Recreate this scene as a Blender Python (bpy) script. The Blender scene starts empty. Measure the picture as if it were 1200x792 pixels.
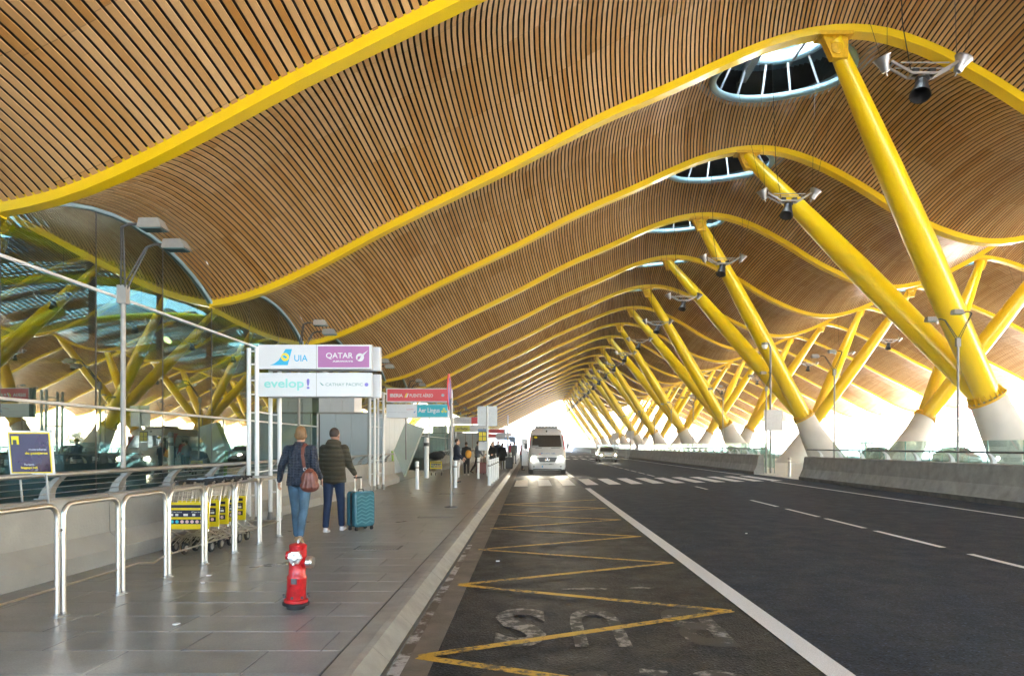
import bpy, math, random
import numpy as np
from mathutils import Vector, Matrix
random.seed(7)
R = math.radians
PI = math.pi
S = bpy.context.scene
COL = S.collection

# ------------------------------------------------------------------ camera
# camera stands 1.6 m above the road, looks along +Y (parallel to the road)
cam_d = bpy.data.cameras.new('camera')
cam = bpy.data.objects.new('camera', cam_d); COL.objects.link(cam)
cam.location = (0, 0, 1.6)
cam.rotation_euler = (R(90), 0, 0)
cam_d.sensor_width = 36
cam_d.lens = 24
cam_d.shift_x = -0.0175
cam_d.shift_y = 0.105
cam_d.clip_end = 6000
S.camera = cam

# ------------------------------------------------------------------ sky, sun, exposure
SUN_EL, SUN_AZ = R(44), R(62)            # azimuth measured from +Y towards +X
W = bpy.data.worlds.new('World'); S.world = W; W.use_nodes = True
wn = W.node_tree.nodes; wl = W.node_tree.links
bg = wn['Background']
sky = wn.new('ShaderNodeTexSky'); sky.sky_type = 'NISHITA'; sky.sun_disc = False
sky.sun_elevation = SUN_EL; sky.sun_rotation = SUN_AZ
sky.air_density = 1.0; sky.dust_density = 3.0; sky.ozone_density = 1.0
wl.new(sky.outputs[0], bg.inputs[0]); bg.inputs[1].default_value = 0.15
sun_d = bpy.data.lights.new('sun', 'SUN'); sun_d.energy = 4.0; sun_d.angle = R(0.6); sun_d.color = (1, .95, .88)
sun = bpy.data.objects.new('sun', sun_d); COL.objects.link(sun)
sd = Vector((math.sin(SUN_AZ)*math.cos(SUN_EL), math.cos(SUN_AZ)*math.cos(SUN_EL), math.sin(SUN_EL)))
sun.rotation_euler = sd.to_track_quat('Z', 'Y').to_euler()
S.view_settings.view_transform = 'Standard'; S.view_settings.look = 'None'
S.view_settings.exposure = 4.72; S.view_settings.gamma = 1
S.render.engine = 'CYCLES'
S.cycles.use_denoising = True
S.cycles.max_bounces = 8; S.cycles.diffuse_bounces = 5; S.cycles.glossy_bounces = 4
S.cycles.transmission_bounces = 4; S.cycles.transparent_max_bounces = 12
S.cycles.caustics_reflective = False; S.cycles.caustics_refractive = False
S.cycles.sample_clamp_indirect = 8

# ------------------------------------------------------------------ materials
MATS = {}
def _nodes(m): return m.node_tree.nodes, m.node_tree.links
def mat(name, col, rough=.6, metal=0.0, var=0.0, vscale=4.0, bump=0.0, bscale=30.0, spec=.5, col2=None,
        coat=0.0, emit=None, estr=0.0, detail=5.0, rvar=0.0, stretch=None):
    """procedural surface: base colour broken up by noise, uneven gloss and fine relief"""
    if name in MATS: return MATS[name]
    m = bpy.data.materials.new(name); m.use_nodes = True
    n, l = _nodes(m); b = n['Principled BSDF']
    c4 = (*col, 1)
    b.inputs['Base Color'].default_value = c4
    b.inputs['Roughness'].default_value = rough
    b.inputs['Metallic'].default_value = metal
    b.inputs['Specular IOR Level'].default_value = spec
    if coat: b.inputs['Coat Weight'].default_value = coat; b.inputs['Coat Roughness'].default_value = .08
    if emit: b.inputs['Emission Color'].default_value = (*emit, 1); b.inputs['Emission Strength'].default_value = estr
    co = None
    if var or bump or rvar:
        g = n.new('ShaderNodeNewGeometry'); co = g.outputs['Position']
        if stretch:
            vm = n.new('ShaderNodeVectorMath'); vm.operation = 'MULTIPLY'
            vm.inputs[1].default_value = stretch; l.new(co, vm.inputs[0]); co = vm.outputs[0]
    if var:
        t = n.new('ShaderNodeTexNoise'); t.inputs['Scale'].default_value = vscale; t.inputs['Detail'].default_value = detail
        t.inputs['Roughness'].default_value = .6
        l.new(co, t.inputs['Vector'])
        r = n.new('ShaderNodeValToRGB'); r.color_ramp.elements[0].position = .3; r.color_ramp.elements[1].position = .7
        c2 = col2 if col2 else tuple(min(1, x*(1+var)) for x in col)
        c1 = col if col2 else tuple(x*(1-var) for x in col)
        r.color_ramp.elements[0].color = (*c1, 1); r.color_ramp.elements[1].color = (*c2, 1)
        l.new(t.outputs['Fac'], r.inputs[0]); l.new(r.outputs[0], b.inputs['Base Color'])
        if rvar:
            mr = n.new('ShaderNodeMapRange'); mr.inputs[1].default_value = .3; mr.inputs[2].default_value = .7
            mr.inputs[3].default_value = max(.02, rough-rvar); mr.inputs[4].default_value = rough+rvar
            l.new(t.outputs['Fac'], mr.inputs[0]); l.new(mr.outputs[0], b.inputs['Roughness'])
    if bump:
        t2 = n.new('ShaderNodeTexNoise'); t2.inputs['Scale'].default_value = bscale; t2.inputs['Detail'].default_value = 4
        l.new(co, t2.inputs['Vector'])
        bp = n.new('ShaderNodeBump'); bp.inputs['Strength'].default_value = bump; bp.inputs['Distance'].default_value = .01
        l.new(t2.outputs['Fac'], bp.inputs['Height']); l.new(bp.outputs[0], b.inputs['Normal'])
    MATS[name] = m
    return m

def mth(n, l, op, a, b=None, c=None):
    x = n.new('ShaderNodeMath'); x.operation = op
    for i, v in enumerate((a, b, c)):
        if v is None: continue
        if isinstance(v, (int, float)): x.inputs[i].default_value = v
        else: l.new(v, x.inputs[i])
    return x.outputs[0]

def mixc(n, l, fac, a, b):
    x = n.new('ShaderNodeMix'); x.data_type = 'RGBA'
    for s, v in ((x.inputs[0], fac), (x.inputs[6], a), (x.inputs[7], b)):
        if isinstance(v, (int, float)): s.default_value = v
        elif isinstance(v, tuple): s.default_value = (*v, 1)
        else: l.new(v, s)
    return x.outputs[2]

def wood_mat():
    """bamboo laths: every board of every slat has its own tone, fine grain along it"""
    m = bpy.data.materials.new('bamboo_slat'); m.use_nodes = True; n, l = _nodes(m); b = n['Principled BSDF']
    g = n.new('ShaderNodeNewGeometry'); sx = n.new('ShaderNodeSeparateXYZ'); l.new(g.outputs['Position'], sx.inputs[0])
    X, Y = sx.outputs[0], sx.outputs[1]
    at = n.new('ShaderNodeAttribute'); at.attribute_name = 'slat_index'
    idx = mth(n, l, 'FLOOR', mth(n, l, 'ADD', at.outputs['Fac'], 200.5))
    # board joints: in groups of slats the joints line up, as on the panels of the ceiling
    grp = mth(n, l, 'FLOOR', mth(n, l, 'DIVIDE', idx, 9.0))
    wg = n.new('ShaderNodeTexWhiteNoise'); wg.noise_dimensions = '1D'; l.new(grp, wg.inputs['W'])
    yy = mth(n, l, 'ADD', mth(n, l, 'DIVIDE', Y, 2.25), mth(n, l, 'MULTIPLY', wg.outputs[0], .12))
    brd = mth(n, l, 'FLOOR', yy)
    cv = n.new('ShaderNodeCombineXYZ'); l.new(idx, cv.inputs[0]); l.new(brd, cv.inputs[1])
    w1 = n.new('ShaderNodeTexWhiteNoise'); w1.noise_dimensions = '2D'; l.new(cv.outputs[0], w1.inputs['Vector'])
    cv2 = n.new('ShaderNodeCombineXYZ'); l.new(grp, cv2.inputs[0]); l.new(brd, cv2.inputs[1])
    w2 = n.new('ShaderNodeTexWhiteNoise'); w2.noise_dimensions = '2D'; l.new(cv2.outputs[0], w2.inputs['Vector'])
    f = mth(n, l, 'ADD', mth(n, l, 'MULTIPLY', w1.outputs[0], .7), mth(n, l, 'MULTIPLY', w2.outputs[0], .3))
    r = n.new('ShaderNodeValToRGB'); e = r.color_ramp.elements
    e[0].position = 0; e[0].color = (.42, .20, .045, 1)
    e[1].position = 1; e[1].color = (.62, .40, .19, 1)
    k = e.new(.3); k.color = (.50, .275, .09, 1); k = e.new(.65); k.color = (.575, .355, .155, 1)
    l.new(f, r.inputs[0])
    gm = n.new('ShaderNodeVectorMath'); gm.operation = 'MULTIPLY'; gm.inputs[1].default_value = (60, 1.2, 20)
    l.new(g.outputs['Position'], gm.inputs[0])
    t = n.new('ShaderNodeTexNoise'); t.inputs['Scale'].default_value = 1; t.inputs['Detail'].default_value = 3; l.new(gm.outputs[0], t.inputs['Vector'])
    gr = n.new('ShaderNodeMapRange'); gr.inputs[3].default_value = .82; gr.inputs[4].default_value = 1.14; l.new(t.outputs[0], gr.inputs[0])
    # dark hairline at the board joints
    fr = mth(n, l, 'FRACT', yy); jt = mth(n, l, 'LESS_THAN', fr, .006)
    jm = mth(n, l, 'SUBTRACT', 1.0, mth(n, l, 'MULTIPLY', jt, .5))
    val = mth(n, l, 'MULTIPLY', gr.outputs[0], jm)
    mx = n.new('ShaderNodeVectorMath'); mx.operation = 'SCALE'; l.new(r.outputs[0], mx.inputs[0]); l.new(val, mx.inputs['Scale'])
    l.new(mx.outputs[0], b.inputs['Base Color'])
    b.inputs['Roughness'].default_value = .38; b.inputs['Specular IOR Level'].default_value = .55
    MATS['wood'] = m; return m

def glass_mat(name, tint, refl, rough=0.0, wave=0.0):
    """coated sheet glass: a partly mirroring pane, tinted where one looks through it"""
    m = bpy.data.materials.new(name); m.use_nodes = True; n, l = _nodes(m)
    n.remove(n['Principled BSDF']); out = n['Material Output']
    tr = n.new('ShaderNodeBsdfTransparent'); tr.inputs[0].default_value = (*tint, 1)
    gl = n.new('ShaderNodeBsdfGlossy'); gl.inputs['Roughness'].default_value = rough; gl.inputs[0].default_value = (.84, .87, .76, 1)
    lw = n.new('ShaderNodeLayerWeight'); lw.inputs[0].default_value = .5
    mr = n.new('ShaderNodeMapRange'); mr.inputs[3].default_value = refl; mr.inputs[4].default_value = min(1, refl+.6)
    f3 = mth(n, l, 'POWER', lw.outputs['Facing'], 3.0)
    l.new(f3, mr.inputs[0])
    mx = n.new('ShaderNodeMixShader'); l.new(mr.outputs[0], mx.inputs[0]); l.new(tr.outputs[0], mx.inputs[1]); l.new(gl.outputs[0], mx.inputs[2])
    l.new(mx.outputs[0], out.inputs[0])
    if wave:
        g = n.new('ShaderNodeNewGeometry'); t = n.new('ShaderNodeTexNoise'); t.inputs['Scale'].default_value = .8; t.inputs['Detail'].default_value = 1
        l.new(g.outputs['Position'], t.inputs['Vector'])
        bp = n.new('ShaderNodeBump'); bp.inputs['Strength'].default_value = wave; bp.inputs['Distance'].default_value = .02
        l.new(t.outputs['Fac'], bp.inputs['Height']); l.new(bp.outputs[0], gl.inputs['Normal'])
    MATS[name] = m; return m

def paint_mat(name, col, wear, base, scale=9.0, rough=.6):
    """road paint worn through to the asphalt in patches"""
    m = bpy.data.materials.new(name); m.use_nodes = True; n, l = _nodes(m); b = n['Principled BSDF']
    g = n.new('ShaderNodeNewGeometry')
    t = n.new('ShaderNodeTexNoise'); t.inputs['Scale'].default_value = scale; t.inputs['Detail'].default_value = 9; t.inputs['Roughness'].default_value = .75
    l.new(g.outputs['Position'], t.inputs['Vector'])
    t3 = n.new('ShaderNodeTexNoise'); t3.inputs['Scale'].default_value = 1.1; t3.inputs['Detail'].default_value = 2
    l.new(g.outputs['Position'], t3.inputs['Vector'])
    s = mth(n, l, 'ADD', mth(n, l, 'MULTIPLY', t.outputs[0], .7), mth(n, l, 'MULTIPLY', t3.outputs[0], .3))
    r = n.new('ShaderNodeValToRGB'); e = r.color_ramp.elements
    e[0].position = wear-.03; e[1].position = wear+.03
    l.new(s, r.inputs[0])
    t2 = n.new('ShaderNodeTexNoise'); t2.inputs['Scale'].default_value = 160; t2.inputs['Detail'].default_value = 2
    l.new(g.outputs['Position'], t2.inputs['Vector'])
    mr = n.new('ShaderNodeMapRange'); mr.inputs[1].default_value = .3; mr.inputs[2].default_value = .7; mr.inputs[3].default_value = .72; mr.inputs[4].default_value = 1.08
    l.new(t2.outputs[0], mr.inputs[0])
    vm = n.new('ShaderNodeVectorMath'); vm.operation = 'SCALE'; vm.inputs[0].default_value = col; l.new(mr.outputs[0], vm.inputs['Scale'])
    l.new(mixc(n, l, r.outputs[0], base, vm.outputs[0]), b.inputs['Base Color'])
    b.inputs['Roughness'].default_value = rough
    bp = n.new('ShaderNodeBump'); bp.inputs['Strength'].default_value = .5; bp.inputs['Distance'].default_value = .006
    l.new(t2.outputs[0], bp.inputs['Height']); l.new(bp.outputs[0], b.inputs['Normal'])
    MATS[name] = m; return m

def asphalt_mat(name, c1, c2, rough, rlow, tar=.0, stain=None):
    m = bpy.data.materials.new(name); m.use_nodes = True; n, l = _nodes(m); b = n['Principled BSDF']
    g = n.new('ShaderNodeNewGeometry')
    def noise(sc, det=4, st=None):
        t = n.new('ShaderNodeTexNoise'); t.inputs['Scale'].default_value = sc; t.inputs['Detail'].default_value = det; t.inputs['Roughness'].default_value = .65
        if st:
            v = n.new('ShaderNodeVectorMath'); v.operation = 'MULTIPLY'; v.inputs[1].default_value = st; l.new(g.outputs['Position'], v.inputs[0]); l.new(v.outputs[0], t.inputs['Vector'])
        else: l.new(g.outputs['Position'], t.inputs['Vector'])
        return t.outputs[0]
    big = noise(1.0, 5, (.9, .12, 1)); mid = noise(2.4, 6); vo = n.new('ShaderNodeTexVoronoi'); vo.inputs['Scale'].default_value = 62
    l.new(g.outputs['Position'], vo.inputs['Vector'])
    f = mth(n, l, 'ADD', mth(n, l, 'MULTIPLY', big, .6), mth(n, l, 'MULTIPLY', mid, .4))
    mr = n.new('ShaderNodeMapRange'); mr.inputs[1].default_value = .35; mr.inputs[2].default_value = .65; l.new(f, mr.inputs[0])
    c = mixc(n, l, mr.outputs[0], c1, c2)
    # pale and dark aggregate grains
    sp = n.new('ShaderNodeSeparateColor'); l.new(vo.outputs['Color'], sp.inputs[0])
    gr = n.new('ShaderNodeMapRange'); gr.inputs[3].default_value = .25; gr.inputs[4].default_value = 2.0; l.new(sp.outputs[0], gr.inputs[0])
    br = mth(n, l, 'GREATER_THAN', sp.outputs[1], .965)
    vv = mth(n, l, 'ADD', gr.outputs[0], mth(n, l, 'MULTIPLY', br, 2.2))
    vm = n.new('ShaderNodeVectorMath'); vm.operation = 'SCALE'; l.new(c, vm.inputs[0]); l.new(vv, vm.inputs['Scale'])
    col = vm.outputs[0]
    if stain:
        st = noise(1.7, 7); r = n.new('ShaderNodeMapRange'); r.inputs[1].default_value = .56; r.inputs[2].default_value = .63; l.new(st, r.inputs[0])
        col = mixc(n, l, mth(n, l, 'MULTIPLY', r.outputs[0], .6), col, stain)
    l.new(col, b.inputs['Base Color'])
    rr = n.new('ShaderNodeMapRange'); rr.inputs[1].default_value = .35; rr.inputs[2].default_value = .65; rr.inputs[3].default_value = rlow; rr.inputs[4].default_value = rough
    l.new(mid, rr.inputs[0]); l.new(rr.outputs[0], b.inputs['Roughness'])
    b.inputs['Specular IOR Level'].default_value = .25 if tar == 0 else tar
    bp = n.new('ShaderNodeBump'); bp.inputs['Strength'].default_value = .8; bp.inputs['Distance'].default_value = .01
    l.new(vo.outputs['Distance'], bp.inputs['Height']); l.new(bp.outputs[0], b.inputs['Normal'])
    MATS[name] = m; return m

M = {}
M['wood'] = wood_mat()
M['yellow'] = mat('yellow_enamel', (.86, .60, .006), .30, var=.02, vscale=.5, coat=.3)
M['yellow_flange'] = mat('yellow_flange_paint', (.72, .42, .004), .45, var=.15, vscale=9)
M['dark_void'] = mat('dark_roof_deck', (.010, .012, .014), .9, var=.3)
M['skirt'] = mat('sun_stop_blue_grey', (.10, .17, .20), .6, var=.3, vscale=.6)  # colour of the added skirt that keeps sun out around the skylights
M['concrete'] = mat('cast_concrete', (.60, .585, .55), .75, var=.09, vscale=1.1, bump=.25, bscale=24)
M['conc_wall'] = mat('grey_wall_concrete', (.31, .305, .29), .75, var=.13, vscale=1.3, bump=.3, bscale=30)
M['conc_old'] = mat('weathered_barrier_concrete', (.25, .245, .235), .85, var=.26, vscale=2.8, bump=.7, bscale=35, detail=9)
M['conc_dark'] = mat('dark_barrier_foot', (.105, .095, .085), .9, var=.4, vscale=3, bump=.5)
M['steel'] = mat('brushed_stainless', (.66, .64, .61), .33, 1.0)
M['steel_dull'] = mat('dull_stainless', (.40, .40, .40), .42, .9, var=.1, vscale=10)
M['grey_paint'] = mat('grey_painted_metal', (.30, .29, .275), .5, .3, var=.08, vscale=8)
M['dark_metal'] = mat('dark_grey_metal', (.09, .09, .095), .5, .4, var=.1)
M['white_paint'] = mat('white_painted_metal', (.80, .81, .82), .35, 0, var=.03, vscale=5)
M['white_panel'] = mat('white_sign_panel', (.66, .68, .72), .3, 0, var=.02, vscale=3)
M['sky_ring'] = mat('pale_blue_ring', (.34, .52, .60), .4, 0, var=.05)
M['black'] = mat('black_plastic', (.018, .018, .02), .45, 0, var=.2, vscale=12)
M['rubber'] = mat('black_rubber', (.02, .02, .021), .8, 0, var=.2, vscale=20)
M['asphalt'] = asphalt_mat('asphalt_carriageway', (.0075, .0125, .024), (.017, .025, .041), .8, .62)
M['asphalt_bay'] = asphalt_mat('asphalt_stopping_lane', (.011, .014, .019), (.021, .023, .028), .62, .44, tar=.2, stain=(.045, .035, .028))
M['gutter'] = mat('worn_gutter_concrete', (.10, .085, .07), .65, var=.4, vscale=3, bump=.6, bscale=50, detail=8, col2=(.19, .165, .14))
M['kerb'] = mat('kerb_granite', (.27, .26, .24), .6, var=.2, vscale=4, bump=.4, bscale=60)
M['joint'] = mat('dark_joint', (.10, .10, .096), .8, var=.2)
M['paint_white'] = paint_mat('road_paint_white', (.74, .74, .74), .36, (.05, .05, .055), 12)
M['paint_yellow'] = paint_mat('road_paint_yellow', (.62, .37, .035), .455, (.05, .045, .04), 14, .5)
M['paint_worn'] = paint_mat('road_paint_worn_white', (.33, .32, .31), .535, (.038, .036, .036), 7)
M['paint_peel'] = paint_mat('road_paint_peeling', (.50, .50, .51), .515, (.085, .065, .052), 4)
M['ground'] = mat('pale_apron', (.50, .485, .45), .8, var=.12, vscale=.05)
M['glass'] = glass_mat('coated_facade_glass', (.26, .37, .36), .26, 0, .03)
M['glass_rail'] = glass_mat('pale_balustrade_glass', (.80, .90, .89), .08)
M['glass_edge'] = mat('glass_edge_green', (.10, .30, .29), .2)
M['clad'] = mat('pale_blue_cladding', (.52, .60, .66), .4, 0, var=.04, vscale=.8)
M['pier'] = mat('pale_green_pier', (.50, .57, .54), .4, 0, var=.05)

# ------------------------------------------------------------------ mesh helpers
class MB:
    """collects shapes; build() links them as ONE mesh object"""
    def __init__(s): s.v = []; s.f = []; s.mi = []; s.cur = 0; s.uvv = []
    def add(s, vs, fs):
        k = len(s.v); s.v += [tuple(v) for v in vs]; s.f += [tuple(i+k for i in f) for f in fs]; s.mi += [s.cur]*len(fs); return s
    def box(s, c, d, rz=0.0, rot=None):
        x, y, z = d[0]/2, d[1]/2, d[2]/2
        vs = [Vector((a*x, b*y, e*z)) for a in (-1, 1) for b in (-1, 1) for e in (-1, 1)]
        mt = rot if rot is not None else Matrix.Rotation(rz, 3, 'Z')
        vs = [mt @ v + Vector(c) for v in vs]
        return s.add(vs, [(0, 1, 3, 2), (4, 6, 7, 5), (0, 4, 5, 1), (2, 3, 7, 6), (0, 2, 6, 4), (1, 5, 7, 3)])
    def bbox(s, a, b): return s.box([(a[i]+b[i])/2 for i in range(3)], [abs(b[i]-a[i]) for i in range(3)])
    def bar(s, p, q, w, h, up=(0, 0, 1)):
        p = Vector(p); q = Vector(q); d = q-p; L = d.length; d.normalize()
        u = Vector(up); x = d.cross(u)
        if x.length < 1e-4: x = d.cross(Vector((1, 0, 0)))
        x.normalize(); z = x.cross(d); m = Matrix((x, d, z)).transposed()
        return s.box((p+q)/2, (w, L, h), rot=m)
    def tube(s, pts, r, n=10, caps=True):
        pts = [Vector(p) for p in pts]; rs = r if isinstance(r, (list, tuple)) else [r]*len(pts)
        rings = []; prev = None
        for i, p in enumerate(pts):
            if i == 0: d = pts[1]-p
            elif i == len(pts)-1: d = p-pts[i-1]
            else: d = (pts[i+1]-p).normalized()+(p-pts[i-1]).normalized()
            d.normalize()
            if prev is None:
                a = Vector((0, 0, 1)) if abs(d.z) < .9 else Vector((1, 0, 0)); x = d.cross(a).normalized()
            else:
                x = (prev - d*prev.dot(d)).normalized()
            prev = x; y = d.cross(x)
            k = 1.0
            if 0 < i < len(pts)-1:
                c = max(.3, (pts[i+1]-p).normalized().dot((p-pts[i-1]).normalized())); k = 1
            rings.append([p + (x*math.cos(2*PI*j/n)+y*math.sin(2*PI*j/n))*rs[i]*k for j in range(n)])
        vs = [v for ring in rings for v in ring]; fs = []
        for i in range(len(rings)-1):
            for j in range(n):
                a = i*n+j; b = i*n+(j+1) % n; fs.append((a, b, b+n, a+n))
        if caps: fs.append(tuple(range(n))[::-1]); fs.append(tuple((len(rings)-1)*n+j for j in range(n)))
        return s.add(vs, fs)
    def lathe(s, prof, c=(0, 0, 0), n=20, axis=None):
        """prof: (radius, height) pairs turned about the axis"""
        ax = Vector(axis or (0, 0, 1)).normalized(); q = ax.to_track_quat('Z', 'Y').to_matrix()
        vs = []; fs = []
        for r, h in prof:
            for j in range(n):
                vs.append(q @ Vector((r*math.cos(2*PI*j/n), r*math.sin(2*PI*j/n), h)) + Vector(c))
        for i in range(len(prof)-1):
            for j in range(n):
                a = i*n+j; b = i*n+(j+1) % n; fs.append((a, b, b+n, a+n))
        fs.append(tuple(range(n))[::-1]); fs.append(tuple((len(prof)-1)*n+j for j in range(n)))
        return s.add(vs, fs)
    def prism(s, poly, a, b, axis='y'):
        """poly in the plane across the axis, extruded from a to b"""
        def P(u, v, w): return {'y': (u, w, v), 'x': (w, u, v), 'z': (u, v, w)}[axis]
        n = len(poly); vs = [P(u, v, a) for u, v in poly]+[P(u, v, b) for u, v in poly]
        fs = [(i, (i+1) % n, (i+1) % n+n, i+n) for i in range(n)] + [tuple(range(n))[::-1], tuple(range(n, 2*n))]
        return s.add(vs, fs)
    def sphere(s, c, r, n=12, m=8, sc=(1, 1, 1), rot=None):
        vs = []; fs = []
        for i in range(m+1):
            t = PI*i/m
            for j in range(n):
                v = Vector((math.sin(t)*math.cos(2*PI*j/n)*r*sc[0], math.sin(t)*math.sin(2*PI*j/n)*r*sc[1], math.cos(t)*r*sc[2]))
                if rot is not None: v = rot @ v
                vs.append(v+Vector(c))
        for i in range(m):
            for j in range(n):
                a = i*n+j; b = i*n+(j+1) % n; fs.append((a, a+n, b+n, b))
        return s.add(vs, fs)
    def torus(s, c, R1, r, n=32, m=8, axis=(0, 0, 1)):
        q = Vector(axis).normalized().to_track_quat('Z', 'Y').to_matrix(); vs = []; fs = []
        for i in range(n):
            t = 2*PI*i/n
            for j in range(m):
                p = 2*PI*j/m
                vs.append(q @ Vector(((R1+r*math.cos(p))*math.cos(t), (R1+r*math.cos(p))*math.sin(t), r*math.sin(p)))+Vector(c))
        for i in range(n):
            for j in range(m):
                a = i*m+j; b = ((i+1) % n)*m+j; b2 = ((i+1) % n)*m+(j+1) % m; a2 = i*m+(j+1) % m
                fs.append((a, b, b2, a2))
        return s.add(vs, fs)
    def mesh(s, name, material, smooth=None):
        me = bpy.data.meshes.new(name); me.from_pydata(s.v, [], s.f)
        for mm in (material if isinstance(material, (list, tuple)) else [material]): me.materials.append(mm)
        if any(s.mi): me.polygons.foreach_set('material_index', s.mi)
        me.update()
        if s.uvv and len(s.uvv) == len(s.v):
            at = me.attributes.new('slat_index', 'FLOAT', 'POINT'); at.data.foreach_set('value', s.uvv)
        if smooth:
            me.polygons.foreach_set('use_smooth', [True]*len(me.polygons))
            me.set_sharp_from_angle(angle=R(smooth))
        return me
    def build(s, name, material, parent=None, smooth=None, loc=None, fix=True):
        me = s.mesh(name, material, smooth)
        if fix and len(me.polygons) < 60000:
            import bmesh
            bm = bmesh.new(); bm.from_mesh(me); bmesh.ops.recalc_face_normals(bm, faces=bm.faces); bm.to_mesh(me); bm.free()
        return link(name, me, parent, loc)

def link(name, me, parent=None, loc=None, rz=0):
    o = bpy.data.objects.new(name, me); COL.objects.link(o)
    if loc: o.location = loc
    if rz: o.rotation_euler.z = rz
    if parent: o.parent = parent
    return o

def thing(name, label, cat, loc=(0, 0, 0), rz=0, group=None):
    o = bpy.data.objects.new(name, None); COL.objects.link(o); o.empty_display_size = .2
    o.location = loc; o.rotation_euler.z = rz
    return tag(o, label, cat, group)
def tag(o, label, cat, group=None, kind=None):
    if label: o['label'] = label
    if cat: o['category'] = cat
    if group: o['group'] = group
    if kind: o['kind'] = kind
    return o
def struct(o): o['kind'] = 'structure'; return o
def stuff(o): o['kind'] = 'stuff'; return o
CH = {}
def kids(o):
    return [c for c in COL.objects if c.parent == o]
def copy_tree(o, loc=None, rz=None, label=None, cache={}):
    """copies a thing with its parts and sub-parts; meshes are shared"""
    def rec(src, par):
        c = src.copy(); COL.objects.link(c)
        if par: c.parent = par
        for k in src.children: rec(k, c)
        return c
    c = rec(o, None)
    if loc is not None: c.location = loc
    if rz is not None: c.rotation_euler.z = rz
    if label: c['label'] = label
    return c
ORD = ['first', 'second', 'third', 'fourth', 'fifth', 'sixth', 'seventh', 'eighth', 'ninth', 'tenth', 'eleventh', 'twelfth',
       'thirteenth', 'fourteenth', 'fifteenth', 'sixteenth', 'seventeenth', 'eighteenth', 'nineteenth', 'twentieth',
       'twenty-first', 'twenty-second', 'twenty-third', 'twenty-fourth', 'twenty-fifth', 'twenty-sixth']

def text_obj(name, body, mat_, parent, x, y, z, w, h, depth=.003, bold=0.0, shear=0.0, flat=False, rot180=False):
    """lettering as real thin geometry, fitted into w x h with its lower left corner at (x, z); flat lays it on the ground"""
    cu = bpy.data.curves.new(name, 'FONT'); cu.body = body; cu.size = 1; cu.offset = bold; cu.shear = shear; cu.resolution_u = 3
    o = bpy.data.objects.new(name, cu); COL.objects.link(o)
    dg = bpy.context.evaluated_depsgraph_get(); me = bpy.data.meshes.new_from_object(o.evaluated_get(dg)); me.name = name
    bpy.data.objects.remove(o); bpy.data.curves.remove(cu)
    n = len(me.vertices); a = np.empty(n*3); me.vertices.foreach_get('co', a); a = a.reshape(n, 3)
    mn = a.min(0); mx = a.max(0); u = (a[:, 0]-mn[0])/(mx[0]-mn[0])*w; v = (a[:, 1]-mn[1])/(mx[1]-mn[1])*h
    if rot180: u = w-u; v = h-v
    if flat: b = np.stack([x+u, y+v, np.full(n, z)], 1)
    else: b = np.stack([x+u, np.full(n, y-depth), z+v], 1)
    me.vertices.foreach_set('co', b.ravel()); me.materials.clear(); me.materials.append(mat_); me.update()
    return link(name, me, parent)

def flat(name, poly, mat_, parent, y, depth=.003):
    """a flat printed shape in the x-z plane, facing the camera side"""
    return MB().prism(poly, y-depth, y-.0002, 'y').build(name, mat_, parent)
def circ(cx, cz, r, n=24, a0=0, a1=2*PI): return [(cx+r*math.cos(a0+(a1-a0)*i/n), cz+r*math.sin(a0+(a1-a0)*i/n)) for i in range(n)]

# ------------------------------------------------------------------ roof shape
PX = np.array([-10.5, -9.0, -7.6, -6.2, -4.8, -3.4, -.7, 2.3, 5.0, 6.5, 8.0, 9.3, 10.5, 11.6, 12.8, 14.9, 16.9, 18.9, 20.3, 21.4])
PH = np.array([4.62, 4.98, 5.58, 6.3, 7.05, 7.75, 9.08, 10.65, 11.85, 12.55, 13.15, 13.48, 13.58, 13.47, 13.1, 12.05, 10.8, 9.85, 9.42, 9.3])
XC = 21.4; XL = -10.5; XR = 2*XC-XL
_m = np.gradient(PH, PX); _m[0] = .15; _m[-1] = 0
def prof(x):
    """height above the road of the beam centre line at x (one wave, mirrored about XC)"""
    x = np.where(np.asarray(x, float) > XC, 2*XC-np.asarray(x, float), np.asarray(x, float))
    x = np.clip(x, XL, XC); i = np.clip(np.searchsorted(PX, x)-1, 0, len(PX)-2)
    h = PX[i+1]-PX[i]; t = (x-PX[i])/h
    return ((1+2*t)*(1-t)**2*PH[i]+t*(1-t)**2*h*_m[i]+t*t*(3-2*t)*PH[i+1]+t*t*(t-1)*h*_m[i+1])+1.6
def bulge(x):
    xm = np.where(np.asarray(x, float) > XC, 2*XC-x, x)
    return 1.22+.4*np.exp(-((xm-10)/5.5)**2)
def surf(x, t):
    """the timber skin: each bay arches away from the beams at right angles to their slope"""
    B = bulge(x)*(1-np.minimum(1, np.abs(t))**2)**.9
    s_ = (prof(np.asarray(x)+.05)-prof(np.asarray(x)-.05))/.1; q = np.sqrt(1+s_*s_)
    return x-s_/q*B, prof(x)+.03+B/q
def slat_h(x, t): return surf(x, t)[1]
BAY = 9.0; Y0 = 4.5
def beam_y(n): return Y0+BAY*n
N_LAST = 22
HOLE = [(10.0, 2.2), (32.8, 2.2)]
def pieces(x):
    for cx, r in HOLE:
        if abs(x-cx) < r:
            yh = math.sqrt(r*r-(x-cx)**2); return [(-4.5, -yh), (yh, 4.5)]
    return [(-4.5, 4.5)]
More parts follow.
